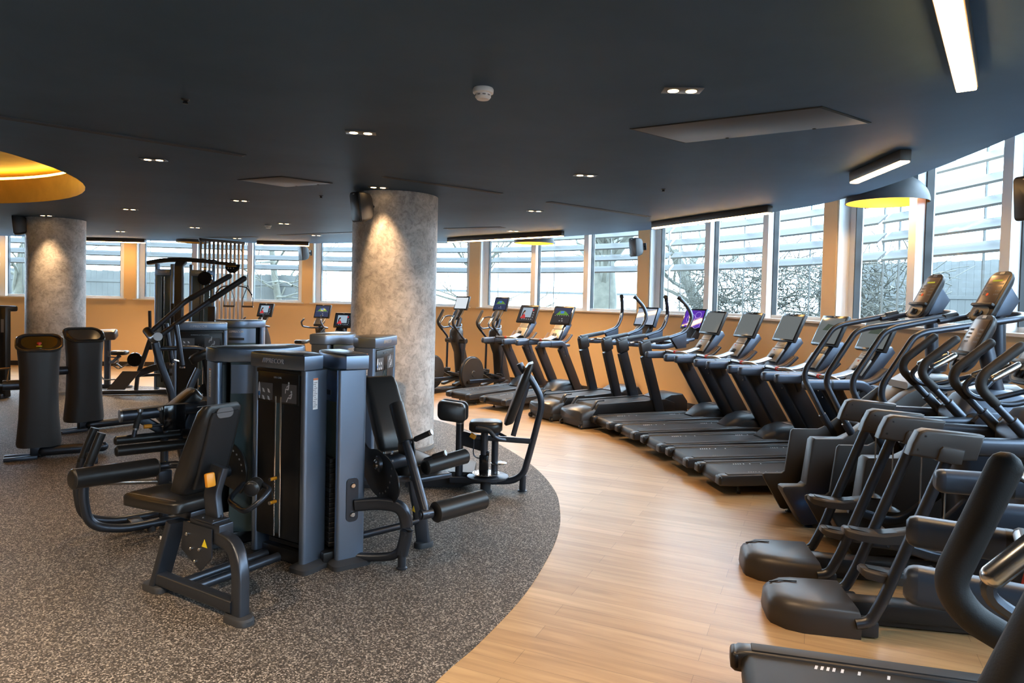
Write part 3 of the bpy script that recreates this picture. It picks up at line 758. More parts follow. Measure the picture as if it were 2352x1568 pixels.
def treadmill(label, loc, head, display=D_GREY, kind=None, group='treadmills in the row'):
    t = thing('treadmill', label, 'treadmill', loc, head, group)
    for s in (1, -1):
        # moulded side rail with a rounded tail end
        ol = [(.0, .115), (.02, .10), (.12, .095), (1.9, .105), (1.95, .15), (1.95, .215), (1.5, .222), (.10, .205), (.035, .20), (.005, .175)]
        m = MB(); m.prism(ol, s*.255-.052, s*.255+.052, 'xz', .016, 3); o = m.obj('side_rail', DECKR, t)
        m = MB(); m.box((.82, s*.255, .2155), (1.45, .072, .008), .003, (0, -.0105, 0)); m.obj('foot_strip', mat('foot_strip_plastic', (.045, .044, .045), .6), o)
        m = MB(); m.box((.021, s*.255, .150), (.045, .112, .085), .02, seg=3); m.obj('end_cap', GRAPHD, o)
    m = MB(); m.box((1.0, 0, .125), (1.9, .42, .09), .01); m.box((.9, 0, .085), (1.5, .36, .05), .01); m.obj('deck_frame', BLACK, t)
    m = MB()
    bp_ = [(1.62, .205), (.10, .196)]+[(.10-.055*sin(a), .141+.055*cos(a)) for a in [pi*k/8 for k in range(1, 9)]]+[(1.62, .09)]
    m.prism(bp_, -.205, .205, 'xz', 0); b_ = m.obj('running_belt', BELT, t)
    mk = MB()
    for yy in (-.188, .15):
        for k, x in enumerate((.36, .385, .41, .435, .47, .54, .66, 1.22, 1.245, 1.27, 1.30, 1.38)):
            sl = .1965+.0059*(x-.1)
            mk.add([(x, yy, sl+.001), (x+.012, yy, sl+.001), (x+.022, yy+.035, sl+.001), (x+.010, yy+.035, sl+.001)], [[0, 1, 2, 3]])
    mk.obj('belt_marking', WHITE, b_)
    for s in (1, -1):
        for x in (.25, 1.75):
            m = MB(); m.lathe([(.024, 0), (.024, .015), (.012, .02), (.012, .10)], 12, (x, s*.2, 0)); m.obj('foot', RUBFOOT, t)
    # motor hood
    m = MB(); rings = []
    for x, z, w_ in ((1.44, .222, .36), (1.50, .262, .40), (1.62, .335, .46), (1.78, .372, .53), (1.95, .375, .57), (2.10, .345, .57), (2.18, .27, .55), (2.20, .12, .52)):
        rings.append([(x, -w_/2, .10), (x, -w_/2, max(.12, z-.07)), (x, -w_/2+.07, z-.012), (x, -w_*.22, z), (x, w_*.22, z), (x, w_/2-.07, z-.012), (x, w_/2, max(.12, z-.07)), (x, w_/2, .10)])
    m.loft(rings); h_ = m.obj('motor_hood', GRAPHD, t, 50)
    m = MB(); m.box((1.82, 0, .378), (.04, .16, .004), .001); m.obj('hood_label', GREYPLATE, h_)
    # slanted uprights and padded side arms
    for s in (1, -1):
        m = MB(); m.bar([(1.985, s*.268, .16), (1.93, s*.268, .30), (1.47, s*.268, 1.02)], .065, .20, .018, .1, up=(0, 0, 1)); u = m.obj('upright', FRAME, t)
        m = MB()
        for x, z in ((1.50, .93), (1.56, .93), (1.55, .86)):
            m.cyl((x, s*.268+s*.031, z), (x, s*.268+s*.036, z), .008, 8, .001)
        m.obj('bolt', STEEL, u)
        m = MB(); m.sweep(fillet([(.885, s*.268, 1.082), (1.52, s*.268, 1.086), (1.62, s*.268, .86)], .14, 8), rrect(.104, .082, .03, 4), up=(0, 1, 0), rnd=False)
        m.loft([[(.886-k2, s*.268+b_*k, 1.082+a*k) for a, b_ in rrect(.104, .082, .03, 4)] for k, k2 in ((1, 0), (.97, .012), (.86, .026), (.6, .036))])
        a_ = m.obj('side_arm', RAILP, t)
        m = MB(); m.loft([[(x, s*.268+b_, 1.083+a) for a, b_ in rrect(.107, .085, .031, 4)] for x in (1.13, 1.15)]); m.obj('arm_seam', GRAPHD, a_)
    # cross bar with grips, stop clip and cord
    m = MB(); m.tube([(1.19, .25, 1.125), (1.16, .20, 1.145), (1.15, -.10, 1.145), (1.20, -.17, 1.15), (1.24, -.25, 1.125)], .019, 10, .04, rnd=True); cb = m.obj('cross_bar', ALU, t)
    m = MB(); m.tube([(1.165, .215, 1.142), (1.155, -.06, 1.145)], .022, 10); m.obj('hand_grip', GRIPM, cb)
    m = MB()
    for y in (-.045, -.07): m.lathe([(.025, -.006), (.025, .006)], 12, M=rotM((1.152, y, 1.145), pi/2))
    m.obj('stop_clip', RED, t)
    m = MB(); m.tube([(1.15, -.07, 1.13), (1.14, -.06, 1.06), (1.15, -.08, 1.02), (1.17, -.10, 1.08), (1.2, -.1, 1.15)], .003, 6, .03); m.obj('safety_cord', RED, t)
    m = MB(); m.sweep(fillet([(1.21, -.10, 1.145), (1.36, -.06, 1.15), (1.52, -.05, 1.20)], .08, 6), rrect(.13, .022, .01), up=(0, 0, 1)); m.obj('console_arm', ALU, t)
    # console column, keypad, cup pods
    m = MB(); m.prism([(1.50, 1.02), (1.60, .98), (1.94, 1.40), (1.90, 1.46), (1.80, 1.44)], -.135, .135, 'xz', .02); m.box((1.62, 0, 1.04), (.28, .50, .05), .02); cc = m.obj('console_body', RAILP, t)
    M = viewM((1.615, 0, 1.245), .62)
    m = MB(); m.box((0, 0, -.012), (.235, .20, .03), .012); m.move(M); kp = m.obj('keypad', GREYPLATE, t)
    m = MB(); m.box((0, -.03, .012), (.07, .06, .03), .008); m.box((.0, -.05, .03), (.045, .02, .012), .004); m.move(M); m.obj('control_knob', BLACK, kp)
    m = MB(); face_poly(m, M @ Matrix.Translation((-.05, .065, .0035)), rect_(0, 0, .016, .016), .002); m.obj('stop_light', RED, kp)
    M2 = viewM((1.712, 0, 1.375), .62)
    m = MB(); m.box((0, 0, -.008), (.20, .11, .016), .004); m.move(M2); np_ = m.obj('neck_plate', GREYPLATE, t)
    m = MB()
    for k in range(3): face_poly(m, M2 @ Matrix.Translation((0, .025-.022*k, .0005)), rect_(0, 0, .15, .006))
    m.obj('printed_lines', GRAPHD, np_)
    for s in (1, -1):
        m = MB(); m.sweep(fillet([(1.42, s*.20, 1.085), (1.62, s*.225, 1.10), (1.76, s*.235, 1.235)], .10, 6), rrect(.13, .035, .014), up=(0, 0, 1), rnd=False); pod = m.obj('cup_pod', RAILP, t)
        m = MB(); m.sweep(fillet([(1.46, s*.20, 1.108), (1.61, s*.225, 1.122), (1.735, s*.235, 1.235)], .10, 6), rrect(.085, .02, .008), up=(0, 0, 1)); m.obj('pod_liner', mat('warm_brown_liner', (.12, .07, .035), .35), pod)
    screen_unit(t, (1.80, 0, 1.585), .43, .47, .375, .045, display, kind)
    return t

hd = lambda a, b: (a, b, 0)
TM = treadmill('treadmill with pale grey screen, directly right of the purple-screened trainer', (1.265, 9.575, 0), (.95, .31))
dup(TM, 'treadmill with pale grey screen, second from the purple-screened trainer', (1.50, 8.93, 0), (.965, .25))
dup(TM, 'treadmill with pale grey screen, third to the right of the purple-screened trainer', (1.695, 8.21, 0), (.98, .19))
TH = treadmill('dark-screened treadmill beside the last treadmill before the stair climbers', (1.845, 7.53, 0), (.99, .15), D_GREY, 'faint')
TI = dup(TH, 'treadmill nearest the stair climbers, its screen behind their handrails', (1.99, 6.83, 0), (.99, .135))
treadmill('treadmill showing a woman on its video screen, right of the two cross trainers', (-.93, 11.93, 0), (.68, .73), D_DARK, 'coach')
treadmill('treadmill with a green chart on its dark screen, left of the curved-handle trainers', (-.30, 11.36, 0), (.68, .73), D_DARK, 'dash')
dup(TM, 'nearest treadmill, its deck cut by the bottom edge of the photo', (1.03, 3.02, 0), (.965, -.262))
dup(TM, 'padded-arm treadmill at the lower right, only its side arms in the photo', (.523, 2.563, 0), (.86, -.51))

# ---- incline trainers with curved push handles
def incline_trainer(label, loc, head, display, kind):
    t = thing('incline_trainer', label, 'incline trainer', loc, head, 'incline trainers with curved handles')
    m = MB(); rings = []
    for x, z, w_ in ((.0, .235, .50), (.03, .255, .56), (.18, .285, .575), (.33, .30, .575)):
        rings.append([(x, -w_/2, .125), (x, -w_/2, z-.03), (x, -w_/2+.03, z), (x, 0, z+.012), (x, w_/2-.03, z), (x, w_/2, z-.03), (x, w_/2, .125)])
    m.loft(rings); m.obj('tail_shell', DECKR, t, 50)
    m = MB(); m.box((.20, 0, .075), (.32, .56, .11), .012); m.obj('tail_base', mat('grey_base_plastic', (.06, .065, .07), .45), t)
    for s in (1, -1):
        m = MB(); m.cyl((.03, s*.25-.018, .04), (.03, s*.25+.018, .04), .038, 16); w_ = m.obj('wheel', BLACK, t)
        m = MB(); m.cyl((.03, s*.25-.02, .04), (.03, s*.25+.02, .04), .02, 12); m.obj('hub', STEEL, w_)
    m = MB(); m.box((1.02, 0, .13), (1.4, .5, .24), .01); m.obj('lift_frame', BLACK, t)
    m = MB(); m.prism([(.24, .27), (.30, .335), (1.62, .345), (1.72, .30), (1.72, .25)], -.22, .22, 'xz', .004); m.obj('running_belt', BELT, t)
    for s in (1, -1):
        m = MB(); m.prism([(.20, .20), (.32, .352), (1.60, .362), (1.78, .30), (1.80, .18), (.30, .18)], s*.25-.04, s*.25+.04, 'xz', .01); m.obj('side_rail', BLACK, t)
        m = MB(); m.bar([(.20, s*.25, .27), (.30, s*.25, .40), (.42, s*.25, .40)], .05, .02, .006, .04); m.obj('tail_bracket', GRAPHD, t)
    m = MB(); m.prism([(1.55, .20), (1.58, .36), (1.75, .42), (2.0, .42), (2.1, .3), (2.1, .05), (1.6, .05)], -.25, .25, 'xz', .03); m.obj('motor_hood', GRAPHD, t)
    for s in (1, -1):
        m = MB(); m.bar([(1.50, s*.275, .04), (1.45, s*.275, .25), (1.17, s*.275, 1.05)], .075, .17, .015, .1); m.obj('upright', FRAME, t)
        m = MB(); m.box((1.165, s*.275, 1.16), (.20, .095, .21), .03, (0, -.25, 0)); m.obj('corner_block', GRAPHD, t)
        m = MB(); m.sweep(fillet([(1.06, s*.275, 1.235), (1.62, s*.275, 1.31), (1.98, s*.275, 1.40), (2.10, s*.29, 1.62), (2.06, s*.25, 1.78), (1.94, s*.16, 1.94)], [.1, .1, .22, .14, .1, .1], 7), circ(.030, .030, 10), rnd=False); h_ = m.obj('push_handle', FRAME, t)
        m = MB(); m.bar([(1.10, s*.275, 1.25), (1.62, s*.275, 1.32)], .06, .06, .022); m.obj('arm_pad', GRAPHD, h_)
        m = MB(); m.tube([(1.95, s*.165, 1.93), (1.915, s*.14, 1.955)], .036, 10); m.obj('tip_cap', BLACK, h_)
        m = MB(); m.box((2.055, s*.29-.018*s, 1.60), (.012, .03, .13), .004, (0, .2, 0)); m.obj('pulse_plate', STEEL, h_)
        m = MB(); m.prism([(1.66, 1.31), (1.98, 1.40), (1.98, 1.16), (1.80, 1.14)], s*.275-.028, s*.275+.028, 'xz', .01); m.obj('gusset', RAILP, t)
        m = MB(); m.bar([(1.22, s*.285, 1.19), (1.55, s*.27, 1.17), (2.10, s*.20, 1.25)], .06, .075, .025, .12); m.obj('console_beam', RAILP, t)
    m = MB(); m.tube([(1.30, .26, 1.2), (1.40, .24, 1.22), (1.40, -.24, 1.22), (1.30, -.26, 1.2)], .02, 10, .06); m.obj('cross_bar', ALU, t)
    m = MB(); m.loft([[(x, a, z+b_) for a, b_ in rrect(w_, .05, .02)] for x, z, w_ in ((1.85, 1.215, .34), (2.05, 1.25, .44), (2.25, 1.28, .40))]); cp = m.obj('console_tray', RAILP, t)
    M = viewM((2.06, 0, 1.285), 1.1); m = MB(); m.box((0, 0, 0), (.22, .10, .015), .005); m.move(M); m.obj('keypad', GREYPLATE, cp)
    m = MB(); m.prism([(2.18, 1.26), (2.38, 1.28), (2.46, 1.46), (2.32, 1.44)], -.15, .15, 'xz', .015); m.obj('screen_neck', BLACK, t)
    screen_unit(t, (2.40, 0, 1.61), .40, .47, .36, .08, display, kind, RAILP, False)
    return t
incline_trainer('incline trainer with curved push handles and a pale blue screen', (.46, 10.57, 0), (.79, .61), D_BLUE, None)
incline_trainer('incline trainer with curved push handles and a purple screen', (.885, 10.03, 0), (.87, .49), D_PURP, 'swirl')

# ---- cross trainers
def cross_trainer(label, loc, head, display, kind, swing=0, gr=.0275):
    t = thing('cross_trainer', label, 'elliptical trainer', loc, head, 'elliptical cross trainers')
    WX, WZ, WR = .42, .40, .335
    m = MB(); m.lathe([(WR-.03, -.035), (WR, -.02), (WR, .02), (WR-.03, .035)], 40, M=rotM((WX, 0, WZ), pi/2)); wl = m.obj('flywheel', BLACK, t)
    for s in (1, -1):
        m = MB(); m.lathe([(WR-.02, 0), (WR-.028, .012), (.06, .02), (.05, .03), (.001, .03)], 40, M=rotM((WX, s*.035, WZ), -s*pi/2)); m.obj('wheel_cover', GRAPH, wl)
        a = .5 if s > 0 else -2.4
        px_, pz_ = WX+.22*cos(a), WZ+.22*sin(a)
        m = MB(); m.bar([(px_-.05, s*.13, pz_+.06 if s > 0 else pz_+.02), (1.25, s*.15, .24)], .05, .075, .015); r_ = m.obj('stride_arm', FRAME, t)
        m = MB(); m.cyl((px_, s*.05, pz_), (px_, s*.15, pz_), .035, 14); m.obj('crank_pin', BLACK, r_)
        m = MB(); m.box((.90, s*.17, .40 if s > 0 else .34), (.36, .14, .05), .02, (0, .22, 0)); m.box((1.06, s*.17, .40 if s > 0 else .34), (.05, .14, .07), .015); m.obj('pedal', GRAPHD, t)
        m = MB(); m.box((1.12, s*.15, .16), (.46, .09, .05), .01, (0, -.2, 0)); m.obj('ramp', GRAPH, t)
        dx = .05 if s > 0 else -.03
        m = MB(); m.tube([(1.06+dx, s*.24, .40), (1.12, s*.24, 1.00), (1.06+dx, s*.24, 1.07), (.80+dx, s*.24, 1.30), (.765+dx, s*.24, 1.38), (.92+dx, s*.24, 1.60)], .022, 12, [.05, .1, .06, .10, .10, .05], rnd=True); 
        SW = Matrix.Translation((1.12, 0, .99)) @ Matrix.Rotation(-swing, 4, 'Y') @ Matrix.Translation((-1.12, 0, -.99)); m.move(SW); h_ = m.obj('moving_handle', FRAME, t)
        m = MB(); m.tube([(.90+dx, s*.24, 1.215), (.79+dx, s*.24, 1.315), (.768+dx, s*.24, 1.385), (.92+dx, s*.24, 1.60)], gr, 12, .06, 5, rnd=True); m.move(SW); m.obj('hand_grip', GRIPM, h_)
        m = MB(); m.cyl((1.12, s*.06, .99), (1.12, s*.27, .99), .05, 16); m.obj('pivot', GRAPHD, t)
    m = MB(); m.loft([[(x+a, b_, z) for a, b_ in rrect(l_, w_, .05)] for x, z, l_, w_ in ((1.40, .03, .30, .34), (1.36, .25, .26, .26), (1.24, .75, .22, .20), (1.12, 1.02, .22, .24), (1.12, 1.20, .20, .24), (1.14, 1.26, .14, .18))]); m.obj('mast_housing', GRAPHD, t, 50)
    m = MB(); m.box((1.02, 0, 1.02), (.03, .10, .14), .01); m.obj('bottle_holder', BLACK, t)
    m = MB(); m.tube([(1.14, 0, 1.24), (1.22, 0, 1.45)], .05, 12); m.obj('console_mast', FRAME, t)
    m = MB(); m.tube([(1.24, .03, 1.32), (1.10, .15, 1.27), (.86, .13, 1.255), (.74, .12, 1.33), (.86, .11, 1.47), (.98, .09, 1.50), (1.2, .03, 1.46)], .014, 8, .05); m.tube([(1.24, -.03, 1.32), (1.10, -.15, 1.27), (.86, -.13, 1.255), (.74, -.12, 1.33), (.86, -.11, 1.47), (.98, -.09, 1.50), (1.2, -.03, 1.46)], .014, 8, .05); pb_ = m.obj('pulse_handlebar', FRAME, t)
    for s in (1, -1):
        m = MB(); m.tube([(.765, s*.119, 1.36), (.85, s*.111, 1.458)], .022, 12, rnd=True); m.obj('pulse_grip', STEEL, pb_)
    m = MB(); m.loft([[(x, a, z+b_) for a, b_ in rrect(w_, .05, .02)] for x, z, w_ in ((1.08, 1.44, .20), (1.16, 1.55, .24), (1.24, 1.64, .22))]); m.obj('console_body', GRAPHD, t)
    m = MB(); m.box((.45, 0, .035), (.70, .40, .06), .015); m.box((1.1, 0, .035), (.8, .28, .06), .015); m.obj('base_frame', BLACK, t)
    screen_unit(t, (1.26, 0, 1.76), .34, .36, .30, .04, display, kind)
    return t
cross_trainer('elliptical cross trainer with a blank white screen, its flywheel beside the concrete column', (-1.80, 13.02, 0), (.60, .80), D_WHITE, None)
cross_trainer('elliptical cross trainer with a blue chart screen, left of the first treadmill', (-1.02, 12.85, 0), (.62, .78), D_NAVY, 'dash')

cross_trainer('nearest cross trainer, its big dark grip handle rising at the lower right edge', (.135, 1.366, 0), (.95, -.30), D_DARK, None, R(15), .031)
# ---- exercise bikes along the far wall
SHROUD = noise_mix_material('patterned_shroud', [(.47, (.012, .012, .013)), (.50, (.20, .19, .16)), (.53, (.012, .012, .013))], 7, .4, 4, 2.0, 0)
def bike(label, loc, head, display, kind, dz=0, patterned=False):
    t = thing('exercise_bike', label, 'exercise bike', loc, head, 'exercise bikes by the far wall')
    m = MB(); m.box((.15, 0, .04), (.10, .50, .07), .02); m.box((1.10, 0, .04), (.10, .50, .07), .02); m.box((.62, 0, .06), (.95, .09, .06), .015); m.obj('base_frame', FRAME, t)
    m = MB(); m.prism([(.45, .10), (1.15, .10), (1.22, .35), (1.05, .70), (.85, .72), (.45, .40)], -.10, .10, 'xz', .04); m.obj('drive_housing', GRAPHD, t)
    m = MB(); m.loft([[(x+a, b_, z) for a, b_ in rrect(l_, .17, .05)] for x, z, l_ in ((1.02, .66, .26), (.96, .95, .20), (.88, 1.14+dz, .16))]); m.obj('mast_shroud', SHROUD if patterned else GRAPHD, t, 50)
    m = MB(); m.tube([(.40, 0, .40), (.28, 0, .86)], .035, 12); m.obj('seat_post', STEEL, t)
    m = MB(); m.loft([[(x, a, .90+b_) for a, b_ in rrect(w_, .07, .03)] for x, w_ in ((.10, .16), (.16, .26), (.28, .22), (.42, .09), (.48, .06))]); m.obj('seat', PAD, t, 50)
    for s in (1, -1):
        m = MB(); m.bar([(.62, s*.13, .36), (.62+s*.12, s*.15, .36-s*.10)], .02, .03, .006); m.box((.62+s*.12, s*.20, .36-s*.10), (.10, .09, .03), .01); m.obj('crank', BLACK, t)
        m = MB(); m.tube([(.88, s*.02, 1.14+dz), (.86, s*.22, 1.14+dz), (.62, s*.25, 1.17+dz), (.55, s*.23, 1.27+dz), (.60, s*.20, 1.33+dz)], .018, 10, .07, rnd=True); m.obj('handlebar', FRAME, t)
    m = MB(); m.tube([(.88, 0, 1.1+dz), (.97, 0, 1.40+dz)], .04, 12); m.obj('console_mast', FRAME, t)
    m = MB(); m.loft([[(x, a, z+b_) for a, b_ in rrect(w_, .05, .02)] for x, z, w_ in ((.80, 1.20+dz, .20), (.88, 1.27+dz, .24), (.95, 1.36+dz, .22))]); m.obj('console_body', GRAPHD, t)
    screen_unit(t, (.97, 0, 1.49+dz), .34, .37, .30, .04, display, kind)
    return t
bike('exercise bike with a woman on its screen, beside the slatted screen', (-5.55, 13.6, 0), (.30, .95), D_DARK, 'coach', .02)
bike('patterned exercise bike with a blue chart screen, middle of the three bikes', (-4.30, 13.55, 0), (.28, .96), D_NAVY, 'dash', .02, True)
bike('lower exercise bike with a woman on its screen, half hidden by the main column', (-3.45, 12.2, 0), (.20, .98), D_DARK, 'coach', -.11)

# ---- stair climbers
CLIMB = mat('stair_climber_shell', (.050, .047, .045), .42, bump=.1, bscale=400)
def small_console(t, c, tilt, w_, h_, lit, thick=.05):
    """long tablet-shaped console with keypad, ledge and navigation pad"""
    M = viewM(c, tilt)
    m = MB(); m.loft([[(a*k, b_*k, z) for a, b_ in rrect(w_, h_, .075, 5)] for z, k in ((-thick, .80), (-thick*.6, .95), (-.012, 1), (0, .985), (.002, .95))]); m.move(M); cs = m.obj('console', GRAPHD, t)
    m = MB(); m.box((0, h_*.13, .003), (w_*.76, h_*.56, .006), .003); m.move(M); m.obj('keypad', BRONZEK, cs)
    m = MB(); m.box((0, -h_*.20, .014), (w_*.92, .022, .035), .004); m.move(M); m.obj('tablet_ledge', GRAPHD, cs)
    m = MB(); m.loft([[(a*1, b_-h_*.345, z) for a, b_ in rrect(w_*.72, h_*.24, .05, 4)] for z in (.001, .006)]); m.move(M); m.obj('lower_plate', GREYPLATE, cs)
    m = MB(); m.box((0, -h_*.37, .016), (.075, .05, .024), .012); m.box((.0, -h_*.37, .03), (.02, .045, .01), .003); m.move(M); m.obj('control_knob', BLACK, cs)
    m = MB(); face_poly(m, M @ Matrix.Translation((0, h_*.455, .002)), rect_(0, 0, .05, .02), .002); m.obj('badge', ALU, cs)
    kb = MB()
    for r_ in range(4):
        for q_ in (-1, 1):
            for c_ in range(3): face_poly(kb, M @ Matrix.Translation((q_*w_*.24+(c_-1)*.018, h_*(.02+.07*r_), .0062)), rect_(0, 0, .012, .012), .001)
    kb.obj('button', GREYDEC, cs)
    if lit:
        m = MB(); face_poly(m, M @ Matrix.Translation((0, h_*.30, .0062)), rect_(0, 0, w_*.42, .014), .001); m.obj('readout', disp('display_readout', (.6, .55, .05), .8), cs)
        m = MB(); face_poly(m, M @ Matrix.Translation((-w_*.12, h_*.02, .0072)), blob(0, 0, .013, .013), .001); m.obj('stop_button', disp('display_stop', (.9, .12, .03), .9), cs)
    return cs
BRONZEK = mat('bronze_keypad', (.20, .155, .12), .3, .5)
def stair_climber(label, loc, head):
    t = thing('stair_climber', label, 'stair climber', loc, head, 'stair climbers')
    ol = [(.08, .03), (0, .02), (-.03, .03), (-.195, .305), (-.198, .335), (-.18, .345), (-.03, .348), (-.005, .37), (.04, .73), (.06, .752), (.29, .755), (.36, .79), (.80, 1.14), (1.0, 1.24), (1.2, 1.24), (1.34, 1.15), (1.50, .70), (1.56, .03)]
    m = MB(); m.prism(ol, -.03, 0, 'xz', .008); m.obj('side_panel', CLIMB, t)
    m = MB(); m.prism(ol, -.475, -.355, 'xz', .010); m.obj('side_panel', CLIMB, t)
    m = MB(); m.prism([(.62, .04), (.62, .85), (.82, 1.14), (1.0, 1.235), (1.2, 1.235), (1.32, 1.15), (1.48, .7), (1.52, .04)], -.36, -.028, 'xz', .02); m.obj('drive_housing', BLACK, t)
    m = MB(); m.loft([[(x, -.24+a, z+b_) for a, b_ in rrect(w_, .06, .028)] for x, z, w_ in ((.86, 1.20, .30), (1.0, 1.275, .34), (1.18, 1.275, .34), (1.36, 1.18, .30))]); m.obj('top_cover', mat('pale_grey_cover', (.40, .42, .43), .35), t, 50)
    for k in range(4):
        x, z = .02+.16*k, .24+.205*k
        m = MB(); m.box((x+.10, -.19, z), (.24, .32, .035), .008); m.box((x+.03, -.19, z-.08), (.02, .31, .14), .004, (0, -.25, 0)); st = m.obj('step', GRAPHD, t)
        m = MB()
        for j in range(5): m.box((x+.02+.04*j, -.19, z+.019), (.012, .29, .004), .001)
        m.obj('tread_grooves', BLACK, st)
    for s, y in ((1, -.012), (-1, -.44)):
        m = MB(); m.tube([(.45, y, .68), (.335, y, .86), (.15, y, 1.20), (.155, y, 1.285), (.385, y, 1.655), (.46, y, 1.695), (.93, y, 1.797)] if s > 0 else [(.45, y, .68), (.335, y, .86), (.15, y, 1.20), (.155, y, 1.285), (.375, y, 1.645), (.45, y, 1.68), (1.16, y, 1.80), (1.27, y+.10, 1.825), (1.27, y+.30, 1.83), (1.14, y+.40, 1.82), (.80, y+.40, 1.755)], .024, 12, [.05, .05, .10, .10, .12, .12, .12, .12, .12, .12, .05][:7 if s > 0 else 11], 6); r_ = m.obj('handrail', FRAME, t)
        m = MB(); m.tube([(.43, y, .71), (.32, y, .885)], .033, 12); m.obj('rail_socket', FRAME, r_)
        if s > 0:
            m = MB(); m.tube([(.86, y, 1.782), (.96, y, 1.804)], .033, 10); m.obj('stop_button_grip', BLACK, r_)
    m = MB(); m.tube([(1.02, -.05, 1.80), (1.04, -.10, 1.85), (1.08, -.16, 1.82)], .018, 10, .03); m.obj('pulse_grip', STEEL, t)
    m = MB(); m.tube([(1.17, -.24, 1.22), (1.14, -.24, 1.50), (1.12, -.24, 1.86)], .052, 14, .1); ms = m.obj('console_mast', FRAME, t)
    m = MB(); m.lathe([(.055, 0), (.105, .03), (.115, .09), (.075, .12)], 20, (1.15, -.24, 1.30)); m.obj('mast_collar', FRAME, ms)
    m = MB(); m.prism([(1.06, 1.80), (1.18, 1.82), (1.25, 1.93), (1.17, 2.05)], -.30, -.18, 'xz', .01); m.obj('console_bracket', RAILP, t)
    small_console(t, (1.06, -.24, 1.965), .48, .25, .43, True)
    for x in (.05, 1.45):
        for y in (-.02, -.42):
            m = MB(); m.lathe([(.035, 0), (.035, .008), (.012, .014), (.012, .05)], 12, (x, y, 0)); m.obj('levelling_foot', RUBFOOT, t)
    return t
sc1 = stair_climber('stair climber next to the last treadmill of the long row', (2.49, 6.13, 0), (1, 0))
dup(sc1, 'stair climber beside the black arm-frame trainers', (2.58, 5.45, 0), (1, 0))
BLUEL = mat('blue_led', (.1, .5, 1), .4, emis=(.02, .35, 1), estr=30)
for (x, y) in ((2.49, 6.13), (2.58, 5.45)):
    pass
# blue courtesy light low on the near climber's tail
m = MB(); m.box((2.50, 5.452, .165), (.045, .006, .012), .002); bl = m.obj('status_light', BLUEL)
tag(bl, 'bright blue status light low on the stair climber tail', 'indicator light')

